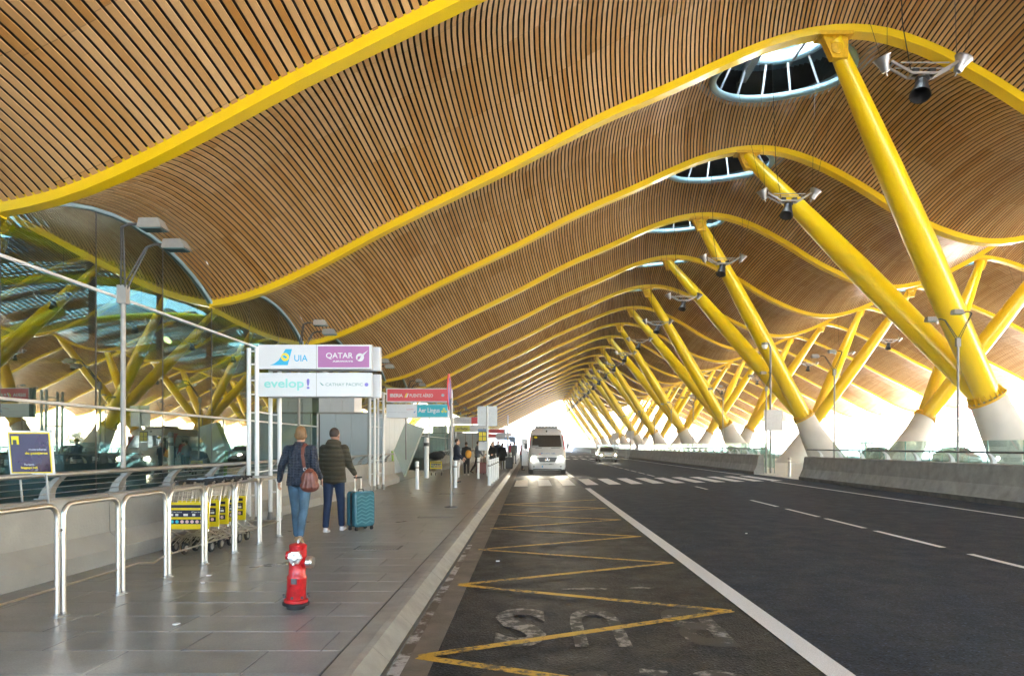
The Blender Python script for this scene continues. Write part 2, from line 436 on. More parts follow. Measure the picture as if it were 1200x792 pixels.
def slat_geo(mb, x, w, seg, dz=0.0, th=.022, closed=True, only=None):
    for a, b in (only or pieces(x)):
        full = (a == -4.5 and b == 4.5); k = seg if full else max(3, seg//2)
        if full: ts = np.sin(np.linspace(-PI/2, PI/2, k+1))
        else:
            s0, s1 = math.asin(a/4.5), math.asin(b/4.5); ts = np.sin(np.linspace(s0, s1, k+1))
        vs = []; fs = []
        xl, xr = x-w/2, x+w/2
        (ul, hl), (ur, hr) = surf(xl, ts), surf(xr, ts); hl = hl+dz; hr = hr+dz
        for i, t in enumerate(ts):
            y = t*4.5
            vs += [(ul[i], y, hl[i]), (ur[i], y, hr[i]), (ur[i], y, hr[i]+th), (ul[i], y, hl[i]+th)]; mb.uvv += [x/.14]*4
        for i in range(k):
            p = i*4; q = p+4
            fs.append((p, q, q+1, p+1))
            if closed: fs += [(p+1, q+1, q+2, p+2), (p+3, q+3, q, p)]
        mb.add(vs, fs)
PITCH = .14; SW = .088
SLX = [XL+.07+PITCH*i for i in range(int((XR-XL)/PITCH))]

roof = thing('terminal_canopy', 'wave shaped timber slat canopy on yellow steel beams over the whole kerbside road', 'roof')
# deck above the laths, open over the skylights
def deck_mesh():
    mb = MB(); d = .7
    x = XL+d/2
    while x < XR:
        near = any(abs(x-cx) < r+d for cx, r in HOLE)
        if near:
            for k in range(5): slat_geo(mb, x-d/2+.07+.14*k, .14, 8, 1.15, closed=False)
        else: slat_geo(mb, x, d, 8, 1.15, closed=False)
        x += d
    return mb.mesh('roof_deck', M['dark_void'])
deck = deck_mesh()
farmesh = MB()
for x in SLX: slat_geo(farmesh, x, SW, 10)
farmesh = farmesh.mesh('slat_panel', M['wood'])
singles = {0: (XL, 1.6), 1: (XL, 16.2)}
for n in range(-4, N_LAST):
    yc = beam_y(n)+BAY/2
    o = link('roof_deck', deck, roof, (0, yc, 0))
    if n in singles:
        a, b = singles[n]; rest = MB()
        for x in ([XL+.09+.162*i for i in range(393)] if n == 0 else SLX):
            if a <= x <= b:
                for pc in pieces(x): mb = MB(); slat_geo(mb, x, .108 if n == 0 else SW, 16, only=[pc]); mb.build('slat', M['wood'], roof, loc=(0, yc, 0), fix=False)
            else: slat_geo(rest, x, .108 if n == 0 else SW, 10)
        stuff(rest.build('slat_panel', M['wood'], roof, loc=(0, yc, 0), fix=False))
    else: stuff(link('slat_panel', farmesh, roof, (0, yc, 0)))
# steel beams
def beam_mesh():
    mb = MB(); xs = np.linspace(XL, XR, 110); h = prof(xs); rings = []
    for i, x in enumerate(xs):
        dx = xs[min(i+1, 109)]-xs[max(i-1, 0)]; dh = h[min(i+1, 109)]-h[max(i-1, 0)]; L = math.hypot(dx, dh); nx, nz = -dh/L, dx/L
        hw_ = .13+.09*min(1, max(0, (min(x, 2*XC-x)+10.5)/15))
        for (yy, q) in ((-hw_, -.07), (hw_, -.07), (hw_, .18), (-hw_, .18)): rings.append((x+nx*q, yy, h[i]+nz*q))
    fs = []
    for i in range(109):
        for j in range(4): a = i*4+j; b = i*4+(j+1) % 4; fs.append((a, a+4, b+4, b))
    fs += [(0, 1, 2, 3), (436, 439, 438, 437)]
    mb.add(rings, fs); return mb
bm_ = beam_mesh().mesh('beam', M['yellow'])
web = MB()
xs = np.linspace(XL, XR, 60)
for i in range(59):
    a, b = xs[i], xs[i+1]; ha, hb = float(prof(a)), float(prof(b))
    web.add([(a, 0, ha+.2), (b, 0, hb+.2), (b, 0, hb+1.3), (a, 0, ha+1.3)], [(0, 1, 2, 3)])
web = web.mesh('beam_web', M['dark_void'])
for n in range(-4, N_LAST+1):
    b = link('beam', bm_, roof, (0, beam_y(n), 0)); link('beam_web', web, b)
# eaves closing the roof void over the facade and at the far side
for X_ in (XL-.02, XR+.02):
    mb = MB()
    ts = np.sin(np.linspace(-PI/2, PI/2, 13))
    for n in range(-4, N_LAST):
        for i in range(12):
            y1, y2 = beam_y(n)+4.5+ts[i]*4.5, beam_y(n)+4.5+ts[i+1]*4.5
            h1, h2 = float(slat_h(X_, ts[i])), float(slat_h(X_, ts[i+1]))
            mb.add([(X_, y1, h1+.02), (X_, y2, h2+.02), (X_, y2, h2+1.2), (X_, y1, h1+1.2)], [(0, 1, 2, 3)])
    mb.build('fascia', M['dark_metal'], roof)
# skylights: lower ring, struts, upper ring and glazed lantern
M['sky_glass'] = mat('frosted_skylight', (.85, .92, .95), .3)
n_, l_ = _nodes(M['sky_glass']); n_.remove(n_['Principled BSDF'])
tl = n_.new('ShaderNodeBsdfTranslucent'); tl.inputs[0].default_value = (.75, .88, .93, 1); l_.new(tl.outputs[0], n_['Material Output'].inputs[0])
def skylight_parts():
    out = []
    for cx, r in HOLE:
        ring = []; up = []
        for j in range(48):
            a = 2*PI*j/48; x, y = cx+r*math.cos(a), r*math.sin(a); sx_, sz_ = surf(x, y/4.5); ring.append((float(sx_), y, float(sz_)-.03))
        hz = float(slat_h(cx, 0))+1.0
        mb = MB(); mb.tube(ring+[ring[0]], .15, 10, False); a = mb.mesh('skylight_ring', M['sky_ring'], 60)
        mb = MB()
        for j in range(14):
            t = 2*PI*(j+.5)/14; x, y = cx+r*math.cos(t), r*math.sin(t); x2, y2 = cx+1.8*math.cos(t), 1.8*math.sin(t)
            mb.tube([(float(surf(x, y/4.5)[0]), y, float(slat_h(x, y/4.5))), (x2, y2, hz+.1)], .045, 6)
        s = mb.mesh('ring_strut', M['white_paint'])
        mb = MB(); mb.torus((cx, 0, hz), 1.85, .15, 40, 8); mb.torus((cx, 0, hz+.5), 1.72, .09, 40, 6); u = mb.mesh('upper_ring', M['sky_ring'], 60)
        mb = MB(); n = 40; sk = MB()
        for j in range(n):
            t, t2 = 2*PI*j/n, 2*PI*(j+1)/n
            mb.add([(cx+1.86*math.cos(t), 1.86*math.sin(t), hz), (cx+1.86*math.cos(t2), 1.86*math.sin(t2), hz), (cx+1.7*math.cos(t2), 1.7*math.sin(t2), hz+1.2), (cx+1.7*math.cos(t), 1.7*math.sin(t), hz+1.2)], [(0, 1, 2, 3)])
            # added skirt, stops sun leaking between the deck opening and the drum
            c1, s1, c2, s2 = math.cos(t), math.sin(t), math.cos(t2), math.sin(t2)
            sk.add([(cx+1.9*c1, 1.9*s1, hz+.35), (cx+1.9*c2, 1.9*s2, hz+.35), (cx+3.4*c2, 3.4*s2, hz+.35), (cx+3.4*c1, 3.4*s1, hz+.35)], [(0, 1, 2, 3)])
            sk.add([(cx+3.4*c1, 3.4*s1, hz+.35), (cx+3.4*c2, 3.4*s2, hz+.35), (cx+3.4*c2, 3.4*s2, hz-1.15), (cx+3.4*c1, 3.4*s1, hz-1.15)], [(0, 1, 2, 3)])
        dr = mb.mesh('lantern_drum', M['white_paint']); sk = sk.mesh('sun_stop_skirt', M['skirt'])
        mb = MB(); mb.add([(cx+1.7*math.cos(2*PI*j/n), 1.7*math.sin(2*PI*j/n), hz+1.2) for j in range(n)], [tuple(range(n))]); gl = mb.mesh('lantern_glass', M['sky_glass'])
        mb = MB()
        for k in (-1.1, -.55, 0, .55, 1.1): mb.box((cx+k, 0, hz+1.15), (.07, 2.6, .1)); mb.box((cx, k, hz+1.14), (2.6, .07, .08))
        gb = mb.mesh('glazing_bar', M['white_paint'])
        mb = MB(); mb.box((cx-.8, 0, hz-.3), (.3, 5.2, .42)); mb.box((cx+1.0, 0, hz-.05), (.1, 4.6, .16)); cb = mb.mesh('cross_beam', M['grey_paint'])
        out.append((a, s, u, dr, gl, gb, cb, sk))
    return out
SKY = skylight_parts()
for n in range(-4, N_LAST):
    for grp in SKY:
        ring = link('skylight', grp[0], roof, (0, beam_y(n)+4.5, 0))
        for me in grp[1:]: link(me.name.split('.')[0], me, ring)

# ------------------------------------------------------------------ forked columns
def strut_pts(p, q, r0, rm, r1, n=12):
    p = Vector(p); q = Vector(q); pts = []; rs = []
    for i in range(n+1):
        t = i/n; pts.append(p.lerp(q, t)); rs.append(r0+(rm-r0)*min(1, t/.45) if t < .45 else rm+(r1-rm)*((t-.45)/.55)**1.4)
    return pts, rs
def column(s=1):
    """local origin on the ground under the joint; s=1 leans towards the road (left), -1 away from it"""
    t = thing('forked_column', 'x', 'column', group='forked yellow columns carrying the canopy')
    J = Vector((0, 0, 3.42)); ax = Vector((-.52*s, 0, .854)).normalized()
    TX = (-8.1 if s == 1 else 6.7)
    lab = []
    # concrete foot: elliptical cone leaning away from the fork
    mb = MB(); n = 28; vs = []; fs = []
    lv = [(0, 3.42, .64, .64), (.33, 2.8, .78, .70), (.85, 1.9, .98, .80), (1.45, .9, 1.2, .92), (2.0, 0, 1.45, 1.05)]
    q = ax.to_track_quat('Z', 'Y').to_matrix()
    for k, (dx, z, ra, rb) in enumerate(lv):
        for j in range(n):
            a = 2*PI*j/n
            if k == 0: v = q @ Vector((ra*math.cos(a), ra*math.sin(a), 0))+J
            else:
                v = Vector((dx*s+ra*math.cos(a), rb*math.sin(a), z))
            vs.append(v)
    # align start angle of the tilted top ring with the others
    if True:
        top = [J+Vector((0, 1, 0))*.64*math.sin(2*PI*j/n)+ax.cross(Vector((0, 1, 0))).normalized()*(-.64*math.cos(2*PI*j/n)) for j in range(n)]
        if (top[0]-J).x < 0: top = [J+Vector((0, 1, 0))*.64*math.sin(2*PI*j/n)+ax.cross(Vector((0, 1, 0))).normalized()*(.64*math.cos(2*PI*j/n)) for j in range(n)]
        vs[:n] = top
    for k in range(4):
        for j in range(n): a = k*n+j; b = k*n+(j+1) % n; fs.append((a, b, b+n, a+n))
    fs.append(tuple(range(n)))
    mb.add(vs, fs); mb.build('concrete_foot', M['concrete'], t, smooth=50)
    mb = MB(); mb.lathe([(.55, -.02), (.70, -.02), (.72, .02), (.72, .07), (.52, .08)], J, 32, ax)
    for j in range(20):
        a = 2*PI*j/20; d = q @ Vector((math.cos(a), math.sin(a), 0))
        mb.bar(J+d*.63+ax*.06, J+d*.55+ax*.34, .035, .14, up=d)
    fl = mb.build('flange', M['yellow_flange'], t, smooth=40)
    mb = MB()
    for j in range(20):
        a = 2*PI*(j+.5)/20; d = q @ Vector((math.cos(a), math.sin(a), 0)); mb.lathe([(.035, 0), (.035, .05), (.01, .06)], J+d*.63+ax*.07, 6, ax)
    mb.build('bolts', M['steel_dull'], fl)
    for e in (-1, 1):
        top = Vector((TX, 4.5*e, 14.95)); pts, rs = strut_pts(J+Vector((0, .07*e, .02)), top, .46, .51, .25)
        mb = MB(); mb.tube(pts, rs, 24); st = mb.build('strut', M['yellow'], t, smooth=40)
        mb = MB(); d = (top-J).normalized()
        tp = top+Vector((0, 0, .0))
        # pin plate and hinge under the beam
        mb.prism([(tp.x-.42, 15.05), (tp.x+.42, 15.05), (tp.x+.30*1+.14*s, 14.3), (tp.x-.22+.14*s, 14.3)], tp.y-.14, tp.y+.14, 'y')
        mb.lathe([(.17, -.2), (.2, -.18), (.2, .18), (.17, .2)], (tp.x+.05*s, tp.y, 14.62), 16, (0, 1, 0))
        for k in range(7): mb.lathe([(.03, 0), (.03, .05), (.02, .06)], (tp.x-.36+.12*k, tp.y-.13, 14.98), 6, (0, -1, 0))
        mb.box((tp.x, tp.y, 15.05), (1.1, .56, .12))
        mb.build('pin_plate', M['yellow_flange'], st, smooth=35)
    return t
BASE_Y = [9+18*k for k in range(0, 12)]
cA = column(1); cB = column(-1)
for i, y in enumerate(BASE_Y):
    if i > 9 and False: break
    a = cA if i == 0 else copy_tree(cA); a.location = (18.1, y, 0)
    a['label'] = ('yellow forked column on a concrete foot, ' + ('just right of the view, ' if i == 0 else '') + ORD[i] + ' of the row right behind the roadside barrier, counted from the camera') if i else \
        'yellow forked column nearest the camera, its struts rising past the right edge of the picture'
    b = cB if i == 0 else copy_tree(cB); b.location = (26.0, y, 0)
    b['label'] = ORD[i]+' forked column of the far row leaning right, counted from the camera, beyond the roadside row'
    b['group'] = 'forked yellow columns of the far row'


# ------------------------------------------------------------------ ground, road, pavement
def sheet(name, x0, x1, y0, y1, z, m, nx=1, ny=1):
    mb = MB(); mb.add([(x0, y0, z), (x1, y0, z), (x1, y1, z), (x0, y1, z)], [(0, 1, 2, 3)])
    return mb.build(name, m, fix=False)
struct(sheet('ground', 30.5, 3000, -2500, 4000, -.02, M['ground']))
g2 = MB()
for (x0, x1, y0, y1) in ((-3000, 30.5, 216, 4000), (-3000, 30.5, -2500, -40), (-3000, -60, -40, 216)):
    g2.add([(x0, y0, -.02), (x1, y0, -.02), (x1, y1, -.02), (x0, y1, -.02)], [(0, 1, 2, 3)])
struct(g2.build('ground', M['ground'], fix=False))
struct(sheet('lower_level_floor', -60, -5.4, -40, 216, -4.2, mat('lower_floor', (.16, .17, .17), .6, var=.2)))
mb = MB(); mb.bbox((-5.42, -40, -4.2), (-5.38, 216, .1)); struct(mb.build('retaining_wall', M['concrete']))
mb = MB(); mb.bbox((-.72, -40, -.3), (12.62, 216, 0))
struct(mb.build('road', M['asphalt']))
struct(sheet('stopping_lane', -.71, 2.06, -40, 216, .003, M['asphalt_bay']))
mb = MB(); mb.bbox((-1.02, -40, -.3), (-.715, 216, .002)); struct(mb.build('gutter', M['gutter']))
mb = MB(); mb.bbox((12.62, -40, -.3), (30.5, 216, .02)); struct(mb.build('median', M['concrete']))
struct(sheet('road', 31.5, 50, -40, 400, -.01, M['asphalt']))

# pavement of big polished slabs
pav = MB(); pav.bbox((-5.4, -40, -.3), (-1.345, 216, .1245)); pav = struct(pav.build('pavement', M['joint']))
m = bpy.data.materials.new('polished_granite'); m.use_nodes = True; n, l = _nodes(m); b = n['Principled BSDF']
g = n.new('ShaderNodeNewGeometry'); oi = n.new('ShaderNodeObjectInfo')
t1 = n.new('ShaderNodeTexNoise'); t1.inputs['Scale'].default_value = 1.1; t1.inputs['Detail'].default_value = 6; t1.inputs['Roughness'].default_value = .6; l.new(g.outputs['Position'], t1.inputs['Vector'])
t2 = n.new('ShaderNodeTexNoise'); t2.inputs['Scale'].default_value = 75; t2.inputs['Detail'].default_value = 2; l.new(g.outputs['Position'], t2.inputs['Vector'])
r = n.new('ShaderNodeValToRGB'); r.color_ramp.elements[0].position = .3; r.color_ramp.elements[0].color = (.205, .209, .207, 1)
r.color_ramp.elements[1].position = .72; r.color_ramp.elements[1].color = (.27, .274, .268, 1); l.new(t1.outputs[0], r.inputs[0])
k = mth(n, l, 'ADD', .91, mth(n, l, 'MULTIPLY', oi.outputs['Random'], .12))
k2 = mth(n, l, 'ADD', .55, mth(n, l, 'MULTIPLY', t2.outputs[0], .9))
vo = n.new('ShaderNodeTexVoronoi'); vo.inputs['Scale'].default_value = 2.6; l.new(g.outputs['Position'], vo.inputs['Vector'])
sep = n.new('ShaderNodeSeparateColor'); l.new(vo.outputs['Color'], sep.inputs[0])
spot = mth(n, l, 'LESS_THAN', vo.outputs['Distance'], mth(n, l, 'MULTIPLY', sep.outputs[0], .05))
k2 = mth(n, l, 'MULTIPLY', k2, mth(n, l, 'SUBTRACT', 1.0, mth(n, l, 'MULTIPLY', spot, .4)))
t5 = n.new('ShaderNodeTexNoise'); t5.inputs['Scale'].default_value = 3.2; t5.inputs['Detail'].default_value = 8; l.new(g.outputs['Position'], t5.inputs['Vector'])
m5 = n.new('ShaderNodeMapRange'); m5.inputs[1].default_value = .35; m5.inputs[2].default_value = .65; m5.inputs[3].default_value = .84; m5.inputs[4].default_value = 1.1; l.new(t5.outputs[0], m5.inputs[0])
k2 = mth(n, l, 'MULTIPLY', k2, m5.outputs[0])
vm = n.new('ShaderNodeVectorMath'); vm.operation = 'SCALE'; l.new(r.outputs[0], vm.inputs[0]); l.new(mth(n, l, 'MULTIPLY', k, k2), vm.inputs['Scale'])
l.new(vm.outputs[0], b.inputs['Base Color'])
mr = n.new('ShaderNodeMapRange'); mr.inputs[1].default_value = .3; mr.inputs[2].default_value = .7; mr.inputs[3].default_value = .27; mr.inputs[4].default_value = .36
l.new(t1.outputs[0], mr.inputs[0]); l.new(mr.outputs[0], b.inputs['Roughness']); b.inputs['Specular IOR Level'].default_value = .6
bp = n.new('ShaderNodeBump'); bp.inputs['Strength'].default_value = .12; bp.inputs['Distance'].default_value = .004; l.new(t2.outputs[0], bp.inputs['Height']); l.new(bp.outputs[0], b.inputs['Normal'])
M['slab'] = m
def slab_box(mb, x0, x1, y0, y1, z):
    b_ = .0015
    vs = [(x0+b_, y0+b_, z), (x1-b_, y0+b_, z), (x1-b_, y1-b_, z), (x0+b_, y1-b_, z), (x0, y0, z-.006), (x1, y0, z-.006), (x1, y1, z-.006), (x0, y1, z-.006)]
    return mb.add(vs, [(0, 1, 2, 3), (4, 5, 1, 0), (5, 6, 2, 1), (6, 7, 3, 2), (7, 4, 0, 3)])
SLABM = {}
def slab_me(w, d):
    kk = (round(w, 3), round(d, 3))
    if kk not in SLABM: SLABM[kk] = slab_box(MB(), -w/2, w/2, -d/2, d/2, 0).mesh('slab', M['slab'])
    return SLABM[kk]
PX0, PX1 = -5.36, -1.35; WS = (PX1-PX0)/4; rowd = .5; y = 2.4; row = 0; ns = 0
far = MB(); rs = random.Random(3)
def row_edges(row):
    off = (row*.37) % 1 if row % 3 else .5
    e = [PX0]+[PX0+WS*(off+i) for i in range(0, 4) if .12 < (off+i)*WS and PX0+WS*(off+i) < PX1-.1]+[PX1]
    return e
while y < 215:
    e = row_edges(row)
    for i in range(len(e)-1):
        z = .13+rs.uniform(-.0005, .0005)
        if ns < 292 :
            link('slab', slab_me(e[i+1]-e[i]-.006, rowd-.006), pav, ((e[i]+e[i+1])/2, y+rowd/2, z)); ns += 1
        else: slab_box(far, e[i]+.003, e[i+1]-.003, y+.003, y+rowd-.003, z)
    y += rowd; row += 1
y = 2.4-rowd
while y > -8:
    slab_box(far, PX0, PX1, y+.003, y+rowd-.003, .13); y -= rowd
stuff(far.build('slab_field', M['slab'], pav, fix=False))
# drain grates set flush
for (x0, x1, y0, y1) in ((-2.5, -1.86, 9.62, 10.05), (-2.75, -2.0, 20.6, 21.2), (-2.3, -1.6, 13.9, 14.2)):
    gr = MB(); gr.bbox((x0, y0, .10), (x1, y1, .134)); o = struct(gr.build('drain_frame', M['dark_metal']))
    gb = MB(); k = x0+.04
    while k < x1-.03: gb.bbox((k, y0+.03, .134), (k+.02, y1-.03, .138)); k += .045
    stuff(gb.build('grate_bars', M['steel_dull'], o))
# kerb
kb = MB(); kb.bbox((-1.34, -40, -.3), (-1.0, 216, .02)); kb = struct(kb.build('kerb', M['joint']))
KP = [(-1.335, .0), (-1.335, .134), (-1.20, .136), (-1.15, .128), (-1.04, .03), (-1.02, .008), (-1.02, -.02), (-1.335, -.02)]
ks = MB().prism(KP, -.497, .497, 'y').mesh('kerbstone', M['kerb'])
for i in range(120): link('kerbstone', ks, kb, (rs.uniform(-.002, .002), 1.5+i, rs.uniform(-.001, .002)))
kf = MB()
for i in range(96): kf.prism(KP, 121.003+i, 121.997+i, 'y')
for i in range(10): kf.prism(KP, 1.0-i-.997, 1.0-i-.003, 'y')
stuff(kf.build('kerb_run', M['kerb'], kb))

# ------------------------------------------------------------------ road markings
def mark(name, polys, m, z=.008):
    mb = MB()
    for p in polys: mb.add([(x, y, z) for x, y in p], [tuple(range(len(p)))])
    return struct(mb.build(name, m, fix=False))
def quad(x0, x1, y0, y1): return [(x0, y0), (x1, y0), (x1, y1), (x0, y1)]
mark('edge_line', [quad(2.06, 2.26, -6, 25.6)], M['paint_white'])
mark('edge_line', [quad(2.06, 2.26, 34.5, 78)], M['paint_white'])
dash = [(6.9, 8.4), (8.75, 10.05), (10.7, 12.8), (13.2, 14.95), (15.3, 17.25), (17.85, 20.0), (24.9, 26.7)]
y = 35.5
while y < 210: dash.append((y, y+2.3)); y += 3.0
for a, b_ in dash: mark('dash', [quad(6.42, 6.53, a, b_)], M['paint_white'])
mark('edge_line', [quad(10.82, 10.96, -6, 30.8)], M['paint_white'])
mark('edge_line', [quad(11.5, 11.66, 37, 205)], M['paint_white'])
# zebra crossings: bars parallel to the road, rows slightly skewed
for k in range(13):
    x = -.62+.965*k
    y0 = 26.75+.37*x; y1 = y0+4.9
    mark('crossing_bar', [[(x, y0), (x+.53, y0+.2), (x+.53, y1+.2), (x, y1)]], M['paint_white'], .012)
for k in range(13):
    x = -.7+.98*k
    mark('crossing_bar', [quad(x, x+.5, 79, 84)], M['paint_white'], .012); mark('crossing_bar', [quad(x, x+.5, 97, 102)], M['paint_white'], .012)
# yellow zigzag
zz = [(1.94, 3.95)]
for k in range(6): zz += [(-.84+.03*k, 5.15+2.66*k), (1.94, 6.58+2.70*k)]
zz = [(-.86, 2.6)]+zz
for i in range(len(zz)-1):
    a = Vector((*zz[i], 0)); b_ = Vector((*zz[i+1], 0)); d = (b_-a).normalized(); nn = Vector((-d.y, d.x, 0))*.052
    z = .010 if i % 2 else .0125
    o = MB(); o.add([(a.x-nn.x, a.y-nn.y, z), (a.x+nn.x, a.y+nn.y, z), (b_.x+nn.x, b_.y+nn.y, z), (b_.x-nn.x, b_.y-nn.y, z)], [(0, 1, 2, 3)])
    struct(o.build('zigzag_stroke', M['paint_yellow'], fix=False))
# worn white lettering, set for drivers coming towards the camera
for ch, x, w in (('B', 1.22, .46), ('U', .36, .46), ('S', -.32, .46)):
    o = text_obj('worn_letter', ch, M['paint_worn'], None, x, 5.42, .0065, w, 1.28, bold=.03, flat=True, rot180=True); struct(o)
bl = MB(); rs = random.Random(5)
for (x, y, w, d) in ((-.2, 4.75, .28, .2), (.12, 4.8, .09, .32), (.42, 4.74, .34, .24), (.86, 4.8, .3, .2), (1.3, 4.75, .34, .22), (-.35, 7.55, .4, .13), (.0, 7.6, .5, .12), (.62, 7.62, .55, .14), (1.25, 7.66, .4, .14)):
    n_ = 9; bl.add([(x+w/2*math.cos(2*PI*i/n_)*rs.uniform(.6, 1.1), y+d/2*math.sin(2*PI*i/n_)*rs.uniform(.6, 1.2), .006) for i in range(n_)], [tuple(range(n_))])
struct(bl.build('worn_paint', M['paint_worn'], fix=False))
pe = MB(); pe.add([(-1.01, -2, .005), (-.88, -2, .005), (-.93, 11, .005), (-1.01, 11, .005)], [(0, 1, 2, 3)]); struct(pe.build('worn_paint', M['paint_peel'], fix=False))
# litter
for i, (x, y) in enumerate(((-.44, 9.35), (3.9, 12.3), (-3.5, 7.3), (-3.62, 7.7), (-2.9, 5.6))):
    mb = MB(); mb.box((x, y, .022 if x > -1 else .14), (.05, .035, .01), rz=i*1.1)
    tag(mb.build('paper_scrap', M['white_paint']), ['white paper scrap on the dark stopping lane near the kerb', 'small white scrap lying in the middle of the asphalt', 'nearer of two scraps of paper by the stainless hoops',
        'farther of two scraps of paper by the stainless hoops', 'tiny white scrap alone on the slabs left of the hydrant'][i], 'litter')

# ------------------------------------------------------------------ low wall and handrail on the left
_u = [(-5.36, .1), (-5.36, .95), (-5.50, .97), (-5.66, .97), (-5.66, .1)]
WP = [(-5.66, .05), (-5.66, .98), (-5.42, .99), (-5.40, .97), (-5.385, .50), (-5.20, .32), (-5.19, .20), (-5.215, .195), (-5.215, .05)]
def wall_run(name, label, cat, prof_, y0, y1, step, m, foot=None, group=None):
    t = thing(name, label, cat, ((prof_[0][0]), y0, 0), group=group)
    n_ = max(1, round((y1-y0)/step)); st = (y1-y0)/n_
    me = MB().prism([(x-prof_[0][0], z) for x, z in prof_], .006, st-.006, 'y').mesh('wall_segment', m)
    for i in range(n_): link('wall_segment', me, t, (0, i*st, 0))
    return t
wall_run('low_wall', 'pale concrete low wall with splayed foot along the pavement, in front of the glass facade', 'wall', WP, -6, 27.2, 3.7, M['conc_wall'])
wall_run('low_wall', 'farther low concrete wall along the pavement beyond the slanted pier', 'wall', WP, 41, 86, 4.5, M['conc_wall'])
def rail(name, label, x, y0, y1, zbase, ztop, step, mrail, mbr, side, r=.032, wires=3, group=None):
    """handrail carried by curved flat brackets, thin wires under it"""
    t = thing(name, label, 'handrail', (x, y0, 0), group=group)
    MB().tube([(0, 0, ztop), (0, y1-y0, ztop)], r, 12).build('top_rail', mrail, t, smooth=40)
    a = .17*side
    pr = [(a-.07, zbase), (a+.07, zbase)]
    L = []
    for i in range(7):
        u = i/6; z = zbase+(ztop-.03-zbase)*u; xx = a*(1-u**2.2); w = .065-.035*u
        L.append((xx, z, w))
    poly = [(xx+w, z) for xx, z, w in L]+[(xx-w, z) for xx, z, w in reversed(L)]
    me = MB().prism(poly, -.05, .05, 'y').box((a, 0, zbase+.006), (.2, .16, .012)).mesh('bracket', mbr)
    k = 0; yy = .7
    while yy < y1-y0: link('bracket', me, t, (0, yy, 0)); yy += step
    for w in range(wires):
        z = ztop-(ztop-zbase)*(.28+.24*w); MB().tube([(a*.5, 0, z), (a*.5, y1-y0, z)], .006, 6).build('wire', mrail, t)
    return t
rail('handrail', 'stainless handrail with curved brackets on the near low wall, carrying the notice board', -5.42, -6, 27.1, .98, 1.27, 1.32, M['steel_dull'], M['grey_paint'], -1)
rail('handrail', 'farther stainless handrail on the low wall beyond the slanted pier', -5.42, 41, 86, .98, 1.27, 1.32, M['steel_dull'], M['grey_paint'], -1)

# ------------------------------------------------------------------ glass facade
fac = thing('glass_facade', 'tall tinted glass terminal facade mirroring the canopy and its columns', 'facade', (XL, 0, 0))
Z1, Z2 = 2.53, 5.35
rs = random.Random(11)
def tilt(o, a=.002): o.rotation_euler = (0, rs.uniform(-a, a), rs.uniform(-a, a))
far = MB(); arch = MB()
for n_ in range(-1, N_LAST):
    yb = beam_y(n_)
    for k in range(3):
        a, b_ = yb+3*k+.012, yb+3*k+3-.012; yc = (a+b_)/2
        ts = [(a+(b_-a)*i/8-yb-4.5)/4.5 for i in range(9)]
        top = [float(slat_h(XL, t))-.0 for t in ts]
        if n_ <= 7:
            for (z0, z1) in ((-4.2, Z1-.012), (Z1+.012, Z2-.012)):
                o = MB().bbox((-.012, a-yc, z0-(z0+z1)/2), (.012, b_-yc, z1-(z0+z1)/2)).build('pane', M['glass'], fac, loc=(0, yc, (z0+z1)/2)); tilt(o)
            poly = [(a-yc, Z2+.012-6), (b_-yc, Z2+.012-6)]+[(a+(b_-a)*i/8-yc, top[i]-6) for i in range(8, -1, -1)]
            o = MB().prism(poly, -.012, .012, 'x').build('pane', M['glass'], fac, loc=(0, yc, 6)); tilt(o)
        else:
            for (z0, z1) in ((-4.2, Z1-.012), (Z1+.012, Z2-.012)): far.bbox((-.012, a, z0), (.012, b_, z1))
            far.prism([(a, Z2+.012), (b_, Z2+.012)]+[(a+(b_-a)*i/8, top[i]) for i in range(8, -1, -1)], -.012, .012, 'x')
stuff(far.build('far_panes', M['glass'], fac))
for n_ in range(-1, N_LAST):
    yb = beam_y(n_); ts = np.sin(np.linspace(-PI/2, PI/2, 17))
    MB().tube([(.06, yb+4.5+t*4.5, float(slat_h(XL, t))-.05) for t in ts], .05, 8, False).build('arch_frame', M['sky_ring'], fac, smooth=50)
    for k in range(3):
        MB().bbox((-.16, yb+3*k-.022, -4.2), (.016, yb+3*k+.022, float(slat_h(XL, (k*3-4.5)/4.5))+.1)).build('mullion', M['black'], fac)
for z, r_ in ((Z1, .035), (Z2, .04)): MB().tube([(.07, -4.5, z), (.07, 207, z)], r_, 8).build('transom', M['white_paint'], fac, smooth=50)
MB().bbox((-.1, -4.5, .25), (-.03, 207, .45)).build('floor_edge', M['dark_metal'], fac)

# the hall behind the glass: floor, inner roof with big skylights, columns, desks
hall = thing('check_in_hall', 'dim hall behind the tinted facade with its own slatted roof and skylights', 'hall', (XL, 0, 0))
MB().bbox((-32, -5, .1), (-1.2, 207, .22)).build('hall_floor', mat('hall_floor', (.20, .20, .19), .25, var=.1), hall)
MB().bbox((-32.2, -5, -4.2), (-32, 207, 10)).build('back_wall', mat('hall_wall', (.32, .30, .26), .6, var=.1), hall)
def iprof(u): return 0*u+ 4.7+1.6*math.sin(min(1, u/11)*PI/2)-.05+ (1.6*math.sin(PI*u/22)) if u < 22 else 4.7+1.6-0*u
def iroof(u, y):
    t = ((y-4.5) % 9)/4.5-1
    return iprof(u)+1.55+(float(slat_h(XL, t))-.03-4.62-1.6)*(1 if u < 6 else .7)
def icut(y, u):  # skylight openings
    for yc in (24, 42, 60, 78):
        if abs(u-11.5) < 3.6 and abs(y-yc) < 5.4*math.sqrt(max(0, 1-((u-11.5)/3.6)**2)): return True
    return False
mb = MB(); wl_ = MB(); u = .15
